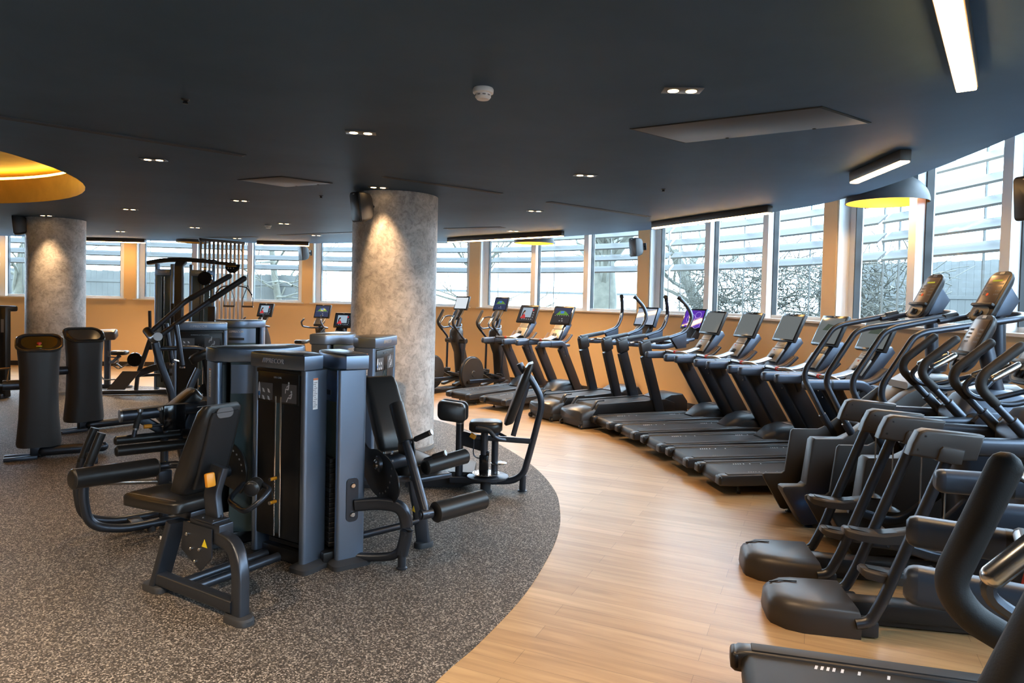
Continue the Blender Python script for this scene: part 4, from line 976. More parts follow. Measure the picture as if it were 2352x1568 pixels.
# ---- suspended-stride trainers with two rear arm boxes
def stride_trainer(label, loc, head):
    t = thing('stride_trainer', label, 'stride trainer', loc, head, 'black suspended-stride trainers')
    W = .46
    # low tail shell
    m = MB(); rings = []
    for z, k in ((.0, 0), (.03, -.004), (.105, .0), (.135, .012), (.155, .035), (.165, .08)):
        rings.append([(-.44+k*1.6, .15+k, z), (-.43+k*1.4, .10+k*.6, z), (-.36+k, .03+k*.7, z), (-.27+k*.4, .0+k, z), (.03-k*.2, -.01+k, z), (.03-k*.2, W+.01-k, z), (-.27+k*.4, W-k, z), (-.36+k, W-.03-k*.7, z), (-.43+k*1.4, W-.10-k*.6, z), (-.44+k*1.6, W-.15-k, z)])
    m.loft(rings); sh = m.obj('tail_shell', GRAPH, t, 50)
    m = MB(); m.bar([(-.40, .33, .152), (-.34, .33, .168), (-.24, .33, .171)], .012, .006, .002); m.obj('shell_groove', BLACK, sh)
    m = MB(); m.box((.06, .06, .05), (.14, .10, .09), .012); m.box((.06, W-.06, .05), (.14, .10, .09), .012); m.box((.55, W/2, .09), (1.1, .13, .11), .02); m.box((.55, W/2, .05), (1.2, .10, .09), .01); m.obj('base_beam', GRAPHD, t)
    for y in (.0, W):
        s = 1 if y else -1
        m = MB(); m.tube([(.0, y, .085), (.075, y, .10), (.14, y, .235), (.44, y, 1.06)], .031, 12, [.05, .08, .12, .05]); m.obj('rear_strut', FRAME, t)
        m = MB(); m.prism([(.225, 1.055), (.245, 1.12), (.275, 1.185), (.31, 1.20), (.60, 1.18), (.565, 1.045), (.40, 1.035)], y-.045, y+.045, 'xz', .016, 3); bx = m.obj('arm_cover', GRAPH, t)
        m = MB()
        for x, z in ((.305, 1.165), (.27, 1.09), (.45, 1.095)): m.cyl((x, y-.048, z), (x, y+.048, z), .006, 8, .001)
        m.obj('screw', BLACK, bx)
        m = MB(); m.prism([(.36, 1.035), (.375, 1.10), (.39, 1.115), (.50, 1.10), (.485, 1.02), (.44, 1.02)], y-.058, y+.058, 'xz', .012); m.obj('cable_guide', GRAPH, bx)
        m = MB(); m.bar([(.56, y, 1.115), (.80, y+(.02 if y == 0 else -.02), 1.115), (1.06, y+(.06 if y == 0 else -.06), 1.13)], .075, .10, .025, .1); m.obj('overhead_arm', FRAME, t)
        yy = y+(.07 if y == 0 else -.07)
        m = MB(); m.tube([(.46, yy, 1.04), (.46, yy, .55)], .005, 6); m.obj('suspension_cable', STEEL, t)
        lift = .10 if y else -.02
        m = MB(); m.loft([[(x, yy+a, z+lift) for a in (-w_/2,)]+[(x, yy-w_/2, z+lift+h_), (x, yy-w_/2+.015, z+lift+h_+.012), (x, yy+w_/2-.015, z+lift+h_+.012), (x, yy+w_/2, z+lift+h_), (x, yy+w_/2, z+lift)] for x, z, w_, h_ in ((.03, .375, .07, .02), (.05, .36, .12, .035), (.13, .345, .14, .04), (.25, .335, .13, .045), (.38, .345, .12, .06), (.42, .36, .10, .06))]); pd = m.obj('pedal', GRAPH, t, 50)
        m = MB(); m.loft([[(x, yy-w_/2, z+lift+.062), (x, yy+w_/2, z+lift+.062), (x, yy+w_/2, z+lift+.066), (x, yy-w_/2, z+lift+.066)] for x, z, w_ in ((.07, .345, .06), (.20, .325, .09), (.36, .345, .07))]); m.obj('foot_pad', GRAPHD, pd)
        m = MB(); m.bar([(.30, yy, .33+lift), (.62, yy, .30+lift*.5), (.92, yy, .62)], .045, .06, .012, .1); m.obj('pedal_link', FRAME, t)
        m = MB(); m.lathe([(.02, -.02), (.055, 0), (.02, .02)], 16, (.46, yy, .53)); m.obj('cable_pulley', BLACK, t)
        # moving handle
        hy = yy
        m = MB(); m.tube([(.90, hy, 1.12), (.66, hy, 1.372), (.617, hy, 1.43), (.617, hy, 1.475), (.66, hy, 1.53), (.80, hy, 1.655)], .021, 12, [.05, .06, .05, .05, .06, .05], 5, rnd=True); h_ = m.obj('moving_handle', FRAME, t)
        m = MB(); m.tube([(.69, hy, 1.345), (.625, hy, 1.412), (.612, hy, 1.455), (.632, hy, 1.505), (.68, hy, 1.548), (.805, hy, 1.66)], .0275, 12, .05, 5, rnd=True); m.obj('hand_grip', GRIPM, h_)
        m = MB(); m.tube([(.775, hy, 1.255), (.90, hy, 1.12)], .032, 12); m.obj('handle_socket', FRAME, h_)
        m = MB(); m.cyl((.93, hy-.05, 1.11), (.93, hy+.05, 1.11), .085, 22, .02); hb = m.obj('pivot_hub', BLACK, t)
        oy = y-.02 if y == 0 else y+.02
        m = MB(); m.prism([(.90, 1.06), (.88, 1.15), (.93, 1.215), (1.03, 1.215), (1.10, 1.14), (1.11, 1.05)], oy-.03, oy+.03, 'xz', .012); cv = m.obj('hub_cover', RAILP, hb)
        m = MB(); m.box((1.0, oy-.031 if y == 0 else oy+.031, 1.075), (.045, .003, .03), .0005); m.obj('warning_sticker', YEL, cv)
    # drive housing, mast, console
    m = MB(); m.loft([[(x+a, W/2+b_, z) for a, b_ in rrect(l_, w_, .08, 5)] for x, z, l_, w_ in ((1.15, .02, .60, .36), (1.15, .5, .54, .34), (1.14, .95, .62, .36), (1.12, 1.18, .58, .35), (1.10, 1.29, .40, .28), (1.10, 1.335, .22, .18))]); m.obj('drive_housing', RAILP, t, 50)
    m = MB(); m.tube([(1.14, W/2, 1.28), (1.05, W/2, 1.62)], .05, 14); m.obj('console_mast', FRAME, t)
    small_console(t, (.965, W/2, 1.635), .44, .26, .42, False)
    for s in (1, -1):
        m = MB(); m.tube([(1.10, W/2+s*.04, 1.43), (1.0, W/2+s*.10, 1.40), (.80, W/2+s*.115, 1.335), (.705, W/2+s*.115, 1.34), (.645, W/2+s*.11, 1.40), (.70, W/2+s*.10, 1.47), (.85, W/2+s*.06, 1.55)], .0165, 10, [.05, .08, .07, .06, .05, .05, .05], 5); g_ = m.obj('pulse_handlebar', FRAME, t)
        m = MB(); m.tube([(.70, W/2+s*.10, 1.47), (.85, W/2+s*.06, 1.55)], .021, 10, rnd=True); m.obj('pulse_grip', STEEL, g_)
    for x in (1.0, 1.38):
        m = MB(); m.lathe([(.035, 0), (.035, .008), (.012, .014), (.012, .05)], 12, (x, W/2, 0)); m.obj('levelling_foot', RUBFOOT, t)
    return t
st1 = stride_trainer('black stride trainer nearer the stair climbers, its tail shell on the wood floor', (2.05, 4.455, 0), (.985, -.17))
dup(st1, 'black stride trainer between the other stride trainer and the nearest treadmill deck', (1.96, 3.77, 0), (.985, -.17))
# ================================================================ weight-stack machines (local: x out of the tower front, y left of it, z up)
TH_ = 1.45
PANEL = mat('black_front_panel', (.012, .012, .012), .35)
CARD = mat('grey_instruction_card', (.11, .11, .115), .5)
BLUEINK = mat('blue_print', (.05, .22, .55), .5)
LABELRED = mat('red_label_head', (.75, .22, .10), .5)
STACKM = mat('weight_plate_black', (.015, .015, .016), .4)
WLOGO = mat('white_lettering', (.75, .76, .78), .4)

def seated(m, M, cx, cy, s, lean=0):
    """little seated figure of plain strokes, facing left"""
    for a, b_, w_ in (((0, .0), (.004+lean, .030), .009), ((0, .0), (-.022, .002), .008), ((-.022, .002), (-.024 + (-.012 if lean else 0), -.024), .006), ((.002, .024), (-.016, .012), .005)):
        a = Vector((cx+a[0]*s, cy+a[1]*s)); b_ = Vector((cx+b_[0]*s, cy+b_[1]*s)); d = (b_-a).normalized(); n_ = Vector((-d.y, d.x))*w_*s/2
        face_poly(m, M, [tuple(a-n_), tuple(b_-n_), tuple(b_+n_), tuple(a+n_)], .0006)
    face_poly(m, M, blob(cx+.004*s, cy+.038*s, .006*s, .007*s, 10), .0006)

def tower(t, W=.68, D=.33, title=None, logo='front', back_logo=False, label_side=-1, boltplate=0, T=None):
    """shrouded weight stack parented to thing t"""
    before = set(t.children)
    hw = W/2
    for s in (1, -1):
        y = s*(hw-.028)
        m = MB(); m.loft([[(a-.100, y+b_, z) for a, b_ in rrect(.205, .056, .024, 4)] for z in (.02, TH_-.105)]); p = m.obj('upright_post', TOWER, t)
        m = MB(); m.loft([[(a-.100, y+b_, z) for a, b_ in rrect(.205+k, .060+k*1.5, .045, 4)] for z, k in ((0, .075), (.035, .075), (.055, .03), (.058, .0))]); m.obj('post_foot', RUBFOOT, p)
        if s == label_side:
            m = MB(); m.box((-.085, y+s*.0285, 1.19), (.042, .002, .21), .0008); lb = m.obj('instruction_label', WHITE, p)
            m = MB(); m.box((-.085, y+s*.0297, 1.288), (.042, .001, .012), 0); m.obj('label_head', LABELRED, lb)
            m = MB()
            for k in range(14): m.box((-.085+.004*((k*5) % 3), y+s*.0297, 1.265-.0125*k), (.028-.006*((k*7) % 3), .0008, .004), 0)
            m.obj('label_print', GREYDEC, lb)
        if s == boltplate:
            m = MB(); m.loft([[(xx, y+a, .46+b_) for a, b_ in rrect(.075, .30, .025, 4)] for xx in (-.0, .012)]); bp_ = m.obj('bolt_plate', FRAME, p)
            for z in (.36, .56):
                m = MB(); m.lathe([(.019, 0), (.019, .010), (.014, .016)], 16, M=rotM((.011, y, z), 0, pi/2)); m.obj('dome_nut', CHROME, bp_)
    # cap, straight in front and bowed at the back
    o = [(.012, -hw), (.020, -hw+.05)]+[(.030, y) for y in (-hw*.5, 0, hw*.5)]+[(.020, hw-.05), (.012, hw), (-.15, hw)]+[(-.15-(D-.15)*(1-(y/hw)**2), y) for y in [hw*(1-k/9) for k in range(1, 18)]]+[(-.15, -hw)]
    m = MB(); m.prism(o, TH_-.105, TH_, 'xy', .012, 3); cap = m.obj('tower_cap', TOWER, t, 50)
    o2 = [(a*.90-.008, b_*.93) for a, b_ in o]
    m = MB(); m.prism(o2, TH_-.002, TH_+.004, 'xy', .003); m.obj('cap_top', mat('cap_top_plastic', (.05, .05, .05), .35), cap)
    # front
    pw = W-.112
    m = MB(); m.box((-.02, 0, .76), (.03, pw, 1.14), .006); m.box((-.02, 0, 1.325), (.034, pw+.03, .03), .004); fp = m.obj('front_panel', PANEL, t)
    m = MB(); m.box((-.003, 0, .72), (.006, .060, 1.00), .002); m.obj('stack_window', SHIELD, fp)
    for y in (-.018, .036):
        m = MB(); m.cyl((.004, y, .20), (.004, y, 1.16), .0055, 8); m.obj('guide_rod', CHROME, fp)
    m = MB()
    for k in range(20): m.box((.0075, -.012, .23+.02*k), (.002, .010, .006), .0004)
    m.obj('stack_numbers', GREYDEC, fp)
    for z in (.60, .44):
        m = MB(); m.cyl((.0, -.004, z), (.055, -.004, z), .012, 12); pn = m.obj('selector_pin', ORANGE, fp)
        m = MB(); m.cyl((.055, -.004, z), (.060, -.004, z), .0125, 12); m.obj('pin_cap', ALU, pn)
    m = MB(); m.tube([(.03, -.01, .58), (.022, -.02, .52), (.026, -.01, .46)], .0025, 6, .02); m.obj('pin_cord', BLACK, fp)
    if title:
        m = MB(); m.box((-.001, 0, 1.215), (.008, pw-.015, .205), .003); pc = m.obj('placard', PANEL, fp)
        M = faceM((.0035, 0, 0))
        m = MB(); face_poly(m, M, rect_(-pw*.27, 1.185, pw*.30, .115), .0006); m.obj('instruction_card', CARD, pc)
        m = MB(); face_poly(m, M, rect_(pw*.27, 1.185, pw*.34, .125), .0006); m.obj('instruction_card', CARD, pc)
        M2 = faceM((.0042, 0, 0)); m = MB(); seated(m, M2, pw*.25, 1.212, 1.15); seated(m, M2, pw*.31, 1.155, 1.15, .004)
        for k in range(4): face_poly(m, M2, [(-pw*.37+.052*(k % 2), 1.205-.05*(k//2)), (-pw*.37+.052*(k % 2)+.018, 1.20-.05*(k//2)), (-pw*.37+.052*(k % 2)+.03, 1.175-.05*(k//2)), (-pw*.37+.052*(k % 2)+.008, 1.178-.05*(k//2))], .0006)
        face_poly(m, M2, [(-pw*.455, 1.235), (-pw*.44, 1.245), (-pw*.425, 1.235), (-pw*.41, 1.18), (-pw*.43, 1.13), (-pw*.445, 1.13), (-pw*.47, 1.18)], .0006)
        m.obj('figure_print', WHITE, pc)
        m = MB(); face_poly(m, faceM((.0048, 0, 0)), rect_(-pw*.44, 1.165, .018, .03), .0004); m.obj('blue_shorts', BLUEINK, pc)
        text(title, .017, SILV, pc, faceM((.0038, 0, 1.285)), 'title_lettering')
    if logo == 'front':
        text('///PRECOR', .046, SILV, cap, faceM((.0312, -.02, TH_-.052)), 'maker_lettering', .001, .12)
    # back shield bowed between the posts
    n = 14; ys = [hw*.72*(1-2*k/n) for k in range(n+1)]
    fx = lambda y, e=0: -.15-(D-.165-e)*(1-(y/hw)**2)
    m = MB(); m.loft([[(fx(y), y, .10), (fx(y)+.012, y, .10), (fx(y)+.012, y, TH_-.10), (fx(y), y, TH_-.10)] for y in ys]); sh = m.obj('rear_shield', SHIELD, t)
    m = MB(); m.loft([[(fx(y)-.006, y, TH_-.33), (fx(y), y, TH_-.33), (fx(y), y, TH_-.12), (fx(y)-.006, y, TH_-.12)] for y in ys]); hp = m.obj('shield_header', TOWER, sh)
    m = MB(); m.loft([[(fx(y)-.008, y, TH_-.29), (fx(y), y, TH_-.29), (fx(y), y, TH_-.255), (fx(y)-.008, y, TH_-.255)] for y in ys[4:11]]); m.obj('header_strip', GRAPHD, hp)
    if back_logo:
        Mb = Matrix.Translation((fx(0)-.0075, 0, TH_-.165)) @ Matrix.Rotation(pi, 4, 'Z') @ faceM((0, 0, 0))
        text('///PRECOR', .045, WLOGO, hp, Mb, 'maker_lettering', .001, .12)
        text('PROGRESSIVE RESISTANCE', .015, SILV, hp, Matrix.Translation((0, 0, -.072)) @ Mb, 'small_lettering', .0006)
    m = MB(); m.box((-.16, 0, .06), (.22, W-.12, .09), .01); m.obj('base_plate', BLACK, t)
    m = MB()
    for k in range(18): m.box((-.14, 0, .14+.034*k), (.15, .30, .031), .003, seg=1)
    m.obj('weight_stack', STACKM, t)
    for s in (1, -1):
        m = MB(); m.cyl((-.14, s*.09, .1), (-.14, s*.09, TH_-.1), .011, 10); m.obj('stack_rod', STEEL, t)
    m = MB(); m.tube([(-.13, 0, .75), (-.13, 0, TH_-.1)], .006, 6); m.obj('stack_cable', BLACK, t)
    for ch in t.children:
        if T and ch not in before: ch.location = T.to_translation(); ch.rotation_euler = T.to_euler()

def foam(t, a, b, r, name='roller_pad'):
    m = MB(); a = Vector(a); b = Vector(b); m.tube([a, b], r, 20, rnd=False); d = (b-a).normalized()
    p = MB(); L_ = (b-a).length; M = Matrix.Translation(a) @ Vector((0, 0, 1)).rotation_difference(d).to_matrix().to_4x4()
    p.lathe([(r-.022, 0), (r-.008, .004), (r, .014), (r, L_-.014), (r-.008, L_-.004), (r-.022, L_)], 28, M=M)
    o = p.obj(name, PAD, t)
    q = MB()
    for z in (.016, L_-.016): q.lathe([(r-.004, z-.0015), (r+.0012, z), (r-.004, z+.0015)], 28, M=M)
    q.obj('stitched_seam', STITCH, o)
    return o
def cushion(t, name, w_, l_, th, M, seam=True):
    m = MB(); m.pad(w_, l_, th, .045, .012, M); o = m.obj(name, PAD, t, 60)
    if seam:
        q = MB()
        for s in (1, -1):
            q.tube([(-l_/2+.03, s*(w_/2-.028), th/2+.008), (l_/2-.03, s*(w_/2-.028), th/2+.008)], .0013, 4, cap=False)
        q.move(M); q.obj('stitched_seam', STITCH, o)
    return o
def foot_plate(t, x, y, rx=.075, ry=.055, rz=0):
    m = MB(); m.loft([[Vector((x, y, z))+Matrix.Rotation(rz, 3, 'Z') @ Vector((a*k, b_*k, 0)) for a, b_ in rrect(rx*2, ry*2, ry*.95, 6)] for z, k in ((0, 1), (.03, 1), (.042, .9), (.045, .6))]); return m.obj('floor_foot', RUBFOOT, t)
def bolt(m, c, r=.012, ax='x', s=1):
    M = rotM(c, 0, s*pi/2) if ax == 'x' else rotM(c, -s*pi/2)
    m.lathe([(r, 0), (r, .006), (r*.6, .010)], 12, M=M)
def triangle(t, c, s, ax='x', sg=1):
    m = MB()
    if ax == 'x': m.prism([(-s, -s*.8), (s, -s*.8), (0, s)], 0, .0015, 'yz', 0, M=Matrix.Translation(Vector(c)))
    else: m.prism([(-s, -s*.8), (s, -s*.8), (0, s)], 0, .0015, 'xz', 0, M=Matrix.Translation(Vector(c)))
    return m.obj('warning_sticker', YEL, t)

# ---- 1. seated leg curl, nearest machine
lc = thing('leg_curl_machine', 'nearest leg curl machine with its seat left of the black weight tower', 'weight machine', (-1.50, 4.57, 0), (-.51, -.86), 'weight-stack machines')
tower(lc, .53, .24, 'LEG CURL', label_side=1, T=Matrix.Translation((0, -.0875, 0)))
X = .62
m = MB(); m.bar([(X+.04, .40, .03), (X+.03, .385, .30), (X-.0, .30, .405), (X-.02, .10, .42)], .085, .075, .018, [.0, .12, .12, .0], up=(1, 0, 0)); m.obj('front_leg', FRAME, lc)
m = MB(); m.bar([(X+.04, -.37, .03), (X+.0, -.26, .44)], .05, .115, .012, up=(1, 0, 0)); rl = m.obj('rear_leg', FRAME, lc)
m = MB(); m.box((X+.062, -.30, .34), (.002, .055, .022), 0); m.box((X+.062, -.305, .27), (.002, .022, .075), 0); m.obj('serial_label', WHITE, rl)
m = MB(); m.bar([(X+.05, -.36, .085), (X+.05, .37, .085)], .07, .075, .014); m.obj('floor_beam', FRAME, lc)
for y in (.40, -.38): foot_plate(lc, X+.05, y, .055, .10)
m = MB()
for y in (-.06, -.18): m.tube([(X+.03, y, .075), (.02, y+.02, .075)], .03, 12)
m.obj('base_tube', FRAME, lc)
m = MB(); m.box((X-.03, .04, .455), (.10, .28, .085), .008); hb = m.obj('mounting_box', FRAME, lc)
m = MB(); m.box((X-.03, .05, .502), (.12, .16, .010), .003)
for y in (0.0, .1): bolt(m, (X-.0, y, .506), .010, 'y'); 
m.obj('top_plate', FRAME, hb)
m = MB(); m.prism([(-.14, .47), (.13, .47), (.13, .30), (.03, .20), (-.16, .30)], X+.025, X+.034, 'yz', .003); pl_ = m.obj('adjuster_plate', FRAME, lc)
m = MB()
for y, z in ((-.10, .40), (-.06, .32), (.02, .33), (-.02, .25)): bolt(m, (X+.034, y, z), .011)
m.obj('bolt', STEEL, pl_)
triangle(pl_, (X+.036, .07, .375), .026)
m = MB(); m.bar([(X-.06, .03, .50), (X-.06, -.0, .64), (X-.10, .02, .80)], .12, .05, .015, .05, up=(1, 0, 0)); m.prism([(-.02, .51), (.10, .51), (.02, .60)], X-.065, X-.055, 'yz', .002); m.obj('backrest_post', FRAME, lc)
m = MB(); m.box((X-.02, .035, .735), (.06, .03, .085), .010, (.18, 0, 0)); m.obj('adjust_lever', ORANGE, lc)
Mb = Matrix.Translation((.49, -.10, .90)) @ Matrix.Rotation(-1.28, 4, 'X') @ Matrix.Rotation(pi/2, 4, 'Z')
m = MB(); m.loft([[Vector((.49+a*k, yc+b_, zc+dz*b_)) for a, b_ in rrect(.29, th, .045, 5)] for yc, zc, th, k, dz in ((-.255, .598, .10, .80, .0), (-.26, .62, .15, .97, .0), (-.20, .74, .18, 1, .05), (-.13, .90, .155, 1, .1), (-.065, 1.05, .125, .98, .15), (-.03, 1.14, .11, .93, .2), (-.02, 1.168, .07, .80, .2))]); bk = m.obj('backrest', PAD, lc, 55)
m = MB(); m.loft([[Vector((.49+a*k, yc+b_, zc)) for a, b_ in rrect(.20, .05, .015, 3)] for yc, zc, k in ((-.165, .64, .9), (-.10, .78, 1), (-.045, .94, 1), (.0, 1.09, 1), (.012, 1.13, .9))]); m.obj('backrest_shell', mat('backrest_shell', (.014, .0145, .016), .5), bk, 55)
m = MB(); m.loft([[Vector((.50+a, yy, 1.115+b_+yy*.3)) for a, b_ in rrect(.115, .062, .03, 5)] for yy in (.024, .036)]); m.obj('logo_tab', mat('grey_tab', (.13, .12, .12), .45), bk)
m = MB(); m.tube([(.35, -.055, 1.165), (.63, -.055, 1.165)], .0014, 4); m.obj('stitched_seam', STITCH, bk)
cushion(lc, 'seat', .36, .60, .075, Matrix.Translation((.49, -.50, .51)) @ Matrix.Rotation(pi/2, 4, 'Z') @ Matrix.Rotation(-.06, 4, 'Y'))
m = MB(); m.box((.49, -.42, .455), (.12, .40, .05), .01); m.obj('seat_rail', FRAME, lc)
foam(lc, (.255, -1.05, .585), (.82, -1.09, .61), .067)
m = MB(); m.tube([(.26, -1.05, .585), (.16, -1.04, .585), (.10, -.85, .60), (.05, -.62, .62)], .028, 12, .06); m.obj('roller_arm', FRAME, lc)
m = MB(); m.cyl((.04, -.52, .60), (.15, -.52, .60), .045, 18); m.obj('pivot_axle', FRAME, lc)
m = MB(); m.prism([(-.52+.20*cos(a), .60+.20*sin(a)) for a in [pi*k/16 for k in range(-4, 19)]], .05, .066, 'yz', .003); cm = m.obj('range_cam', PANEL, lc)
m = MB()
for k in range(12): a = pi*(k+.5)/12; m.box((.067, -.52+.16*cos(a), .60+.16*sin(a)), (.002, .012, .012), 0)
m.obj('range_holes', GREYDEC, cm)
foam(lc, (.22, -.02, .62), (.33, .06, .62), .048, 'arm_rest')
m = MB(); m.tube([(.10, -.30, .55), (.30, -.20, .50), (.40, .10, .50), (.34, .17, .57), (.26, .16, .62), (.20, .0, .62)], .017, 10, [.05, .08, .08, .04, .04, .03]); m.obj('grip_handle', FRAME, lc)

# ---- 2. leg extension right behind it
le = thing('leg_extension_machine', 'leg extension machine with shin roller, directly right of the front leg curl tower', 'weight machine', (-1.12, 4.86, 0), (.8, .6), 'weight-stack machines')
T2 = Matrix.Translation((0, .03, 0))
tower(le, .50, .20, 'LEG EXTENSION', label_side=1, T=T2)
m = MB(); m.loft([[Vector((-.095+a, -.258, .46+b_)) for a, b_ in rrect(.085, .30, .03, 4)], [Vector((-.095+a, -.248, .46+b_)) for a, b_ in rrect(.085, .30, .03, 4)]]); m.move(T2); bp_ = m.obj('bolt_plate', FRAME, le)
for z in (.36, .56):
    m = MB(); m.lathe([(.019, 0), (.019, .010), (.014, .016)], 16, M=T2 @ rotM((-.095, -.257, z), pi/2)); m.obj('dome_nut', CHROME, bp_)
m = MB(); m.bar([(-.07, -.225, .42), (.06, -.33, .44), (.17, -.455, .43), (.20, -.475, .28), (.17, -.45, .10)], .06, .085, .02, .09, up=(0, 0, 1)); m.obj('arch_leg', FRAME, le)
m = MB(); m.tube([(.19, -.47, .26), (.16, -.44, .09), (.05, -.30, .055), (-.06, -.18, .05)], .03, 12, .10); m.obj('lower_tube', FRAME, le)
m = MB(); m.cyl((.17, -.455, .015), (.17, -.455, .14), .028, 14); m.lathe([(.038, 0), (.038, .012), (.028, .02)], 16, (.17, -.455, 0)); m.obj('foot_post', FRAME, le)
m = MB(); m.bar([(.50, -.17, .03), (.47, -.14, .30), (.42, -.14, .52)], .05, .10, .012); m.obj('rear_leg', FRAME, le)
foot_plate(le, .50, -.17, .075, .05)
m = MB(); m.tube([(.0, -.12, .16), (.30, -.14, .18), (.46, -.15, .20)], .026, 10); m.obj('cross_tube', FRAME, le)
m = MB(); m.box((.33, -.02, .54), (.22, .36, .06), .012); m.obj('seat_beam', FRAME, le)
m = MB(); m.tube([(.215, -.70, .42), (.205, -.42, .86), (.20, -.27, 1.10)], .031, 14, 0); lv = m.obj('lever_arm', FRAME, le)
m = MB(); m.tube([(.205, -.42, .86), (.20, -.27, 1.10)], .052, 18); m.obj('counterweight_sleeve', PAD, lv)
m = MB(); m.cyl((.175, -.69, .435), (.26, -.69, .435), .034, 16); bolt(m, (.173, -.69, .435), .022, 'x', -1); m.obj('lever_joint', FRAME, lv)
foam(le, (.27, -.70, .435), (.70, -.66, .45), .068, 'shin_roller')
triangle(lv, (.172, -.60, .45), .022)
# range cam, drawn as a quarter plate with an arc of pin holes
m = MB(); o = [tuple(v)[:2] for v in fillet([(.20, .79, 0), (.10, .81, 0), (-.02, .745, 0), (-.16, .775, 0), (-.34, .74, 0), (-.47, .66, 0), (-.52, .56, 0), (-.44, .45, 0), (-.28, .42, 0), (-.08, .46, 0), (.10, .58, 0), (.19, .70, 0)], .05, 3, True)]
m.prism(o, .11, .122, 'yz', .003); cam_ = m.obj('range_cam', PANEL, le)
m = MB()
for k in range(9): a = pi*(.86+.075*k); m.cyl((.1085, -.20+.22*cos(a)*.9, .69+.22*sin(a)), (.1235, -.20+.22*cos(a)*.9, .69+.22*sin(a)), .008, 8, .001)
m.obj('range_holes', GREYDEC, cam_)
m = MB(); m.cyl((.10, -.20, .675), (.30, -.24, .70), .058, 20); ax_ = m.obj('pivot_axle', FRAME, le)
m = MB(); m.lathe([(.034, 0), (.034, .02), (.024, .03)], 18, M=rotM((.105, -.20, .675), 0, -pi/2)); m.obj('axle_cap', CHROME, ax_)
m = MB(); m.prism([(-.36+.12*cos(a), .80+.12*sin(a)) for a in [pi*k/14 for k in range(-2, 17)]], .235, .245, 'yz', .002); sc_ = m.obj('seat_scale', PANEL, le)
m = MB()
for k in range(7): a = pi*(.25+.09*k); m.box((.234, -.36+.095*cos(a), .80+.095*sin(a)), (.002, .012, .016), 0)
m.obj('scale_numbers', WHITE, sc_)
for (a, b_) in (((.22, -.36, .83), (.34, -.52, .93)), ((.33, -.46, .73), (.42, -.58, .79))):
    m = MB(); m.tube([a, b_], .013, 10); g_ = m.obj('grip_handle', FRAME, le)
    a_, b2 = Vector(a), Vector(b_); m = MB(); m.tube([a_.lerp(b2, .42), a_.lerp(b2, .97)], .019, 12); m.obj('grip_sleeve', GRIPM, g_)
    m = MB(); m.tube([a_.lerp(b2, .96), a_.lerp(b2, 1.03)], .0195, 12); m.obj('grip_cap', ALU, g_)
foam(le, (.36, -.40, .66), (.74, -.36, .69), .055, 'thigh_roller')
m = MB(); m.box((.44, -.36, .575), (.30, .10, .035), .012); m.obj('thigh_bracket', FRAME, le)
Mk = Matrix.Translation((.455, .40, .93)) @ Matrix.Rotation(.50, 4, 'X') 
m = MB(); m.loft([[Vector((.455+a*k, yc+b_, zc-b_*.4)) for a, b_ in rrect(.29, th, .045, 5)] for yc, zc, th, k in ((.215, .655, .06, .82), (.225, .675, .10, .96), (.30, .80, .12, 1), (.40, .96, .115, 1), (.49, 1.11, .10, .98), (.53, 1.175, .08, .92), (.54, 1.195, .04, .8))]); b2_ = m.obj('backrest', PAD, le, 55)
cushion(le, 'seat', .34, .44, .08, Matrix.Translation((.45, -.04, .61)) @ Matrix.Rotation(pi/2, 4, 'Z'))

# ---- 3. prone machine behind the leg curl
pr = thing('prone_curl_machine', 'machine with two long parallel roller pads, behind the nearest backrest', 'weight machine', (-2.0, 5.29, 0), (-.67, .75), 'weight-stack machines')
tower(pr, .70, .33, 'PRONE LEG CURL', label_side=1)
for x, top in ((.45, .0), (.68, .02)):
    m = MB(); m.tube([(x, .10, .06), (x, .80, .055), (x, 1.02, .12), (x, 1.06, .38), (x, 1.02, .58)], .033, 12, [.1, .1, .16, .14, .1], 6); m.obj('base_tube', FRAME, pr)
    m = MB(); m.bar([(x, 1.03, .55), (x, .94, .80)], .055, .06, .02); m.obj('foot_pad', PAD, pr)
m = MB(); m.box((.565, .68, .06), (.20, .09, .02), .004); m.obj('cross_plate', FRAME, pr)
m = MB(); m.box((.565, .985, .60), (.24, .05, .06), .012); m.obj('pad_bridge', FRAME, pr)
for x in (.45, .68):
    m = MB(); m.cyl((x, .60, .0), (x, .60, .05), .03, 14); m.obj('rubber_foot', RUBFOOT, pr)
m = MB(); m.tube([(.5, .80, .905), (.5, .20, .925)], .048, 18); bm_ = m.obj('main_beam', FRAME, pr)
m = MB(); m.tube([(.5, .80, .905), (.5, .815, .9045)], .0485, 18); m.obj('beam_cap', ALU, bm_)
m = MB(); m.box((.42, .45, .87), (.012, .16, .20), .02); bb = m.obj('side_bracket', GLOSSBLK, pr)
m = MB(); m.bar([(.60, .71, .90), (.58, .48, .735)], .05, .07, .012); m.obj('lift_arm', FRAME, pr)
for (a, b_) in (((.47, .68, .95), (.47, .725, .74)), ((.47, .545, .95), (.47, .50, .75))):
    m = MB(); m.tube([a, b_], .017, 12); g_ = m.obj('grip_handle', FRAME, pr); a_ = Vector(a); b2 = Vector(b_)
    m = MB(); m.tube([a_.lerp(b2, .1), a_.lerp(b2, .68)], .022, 12); m.obj('grip_sleeve', GRIPM, g_)
    for k0, k1 in ((0, .1), (.68, .74)):
        m = MB(); m.tube([a_.lerp(b2, k0), a_.lerp(b2, k1)], .0225, 12); m.obj('grip_ring', ALU, g_)
m = MB(); m.tube([(.45, .66, .815), (.45, .605, .815)], .016, 12); m.obj('adjust_knob', ORANGE, pr)
m = MB(); m.tube([(.45, .605, .815), (.45, .45, .82)], .010, 8); m.obj('adjust_rod', FRAME, pr)
foam(pr, (.56, .84, .71), (.56, .33, .705), .036)
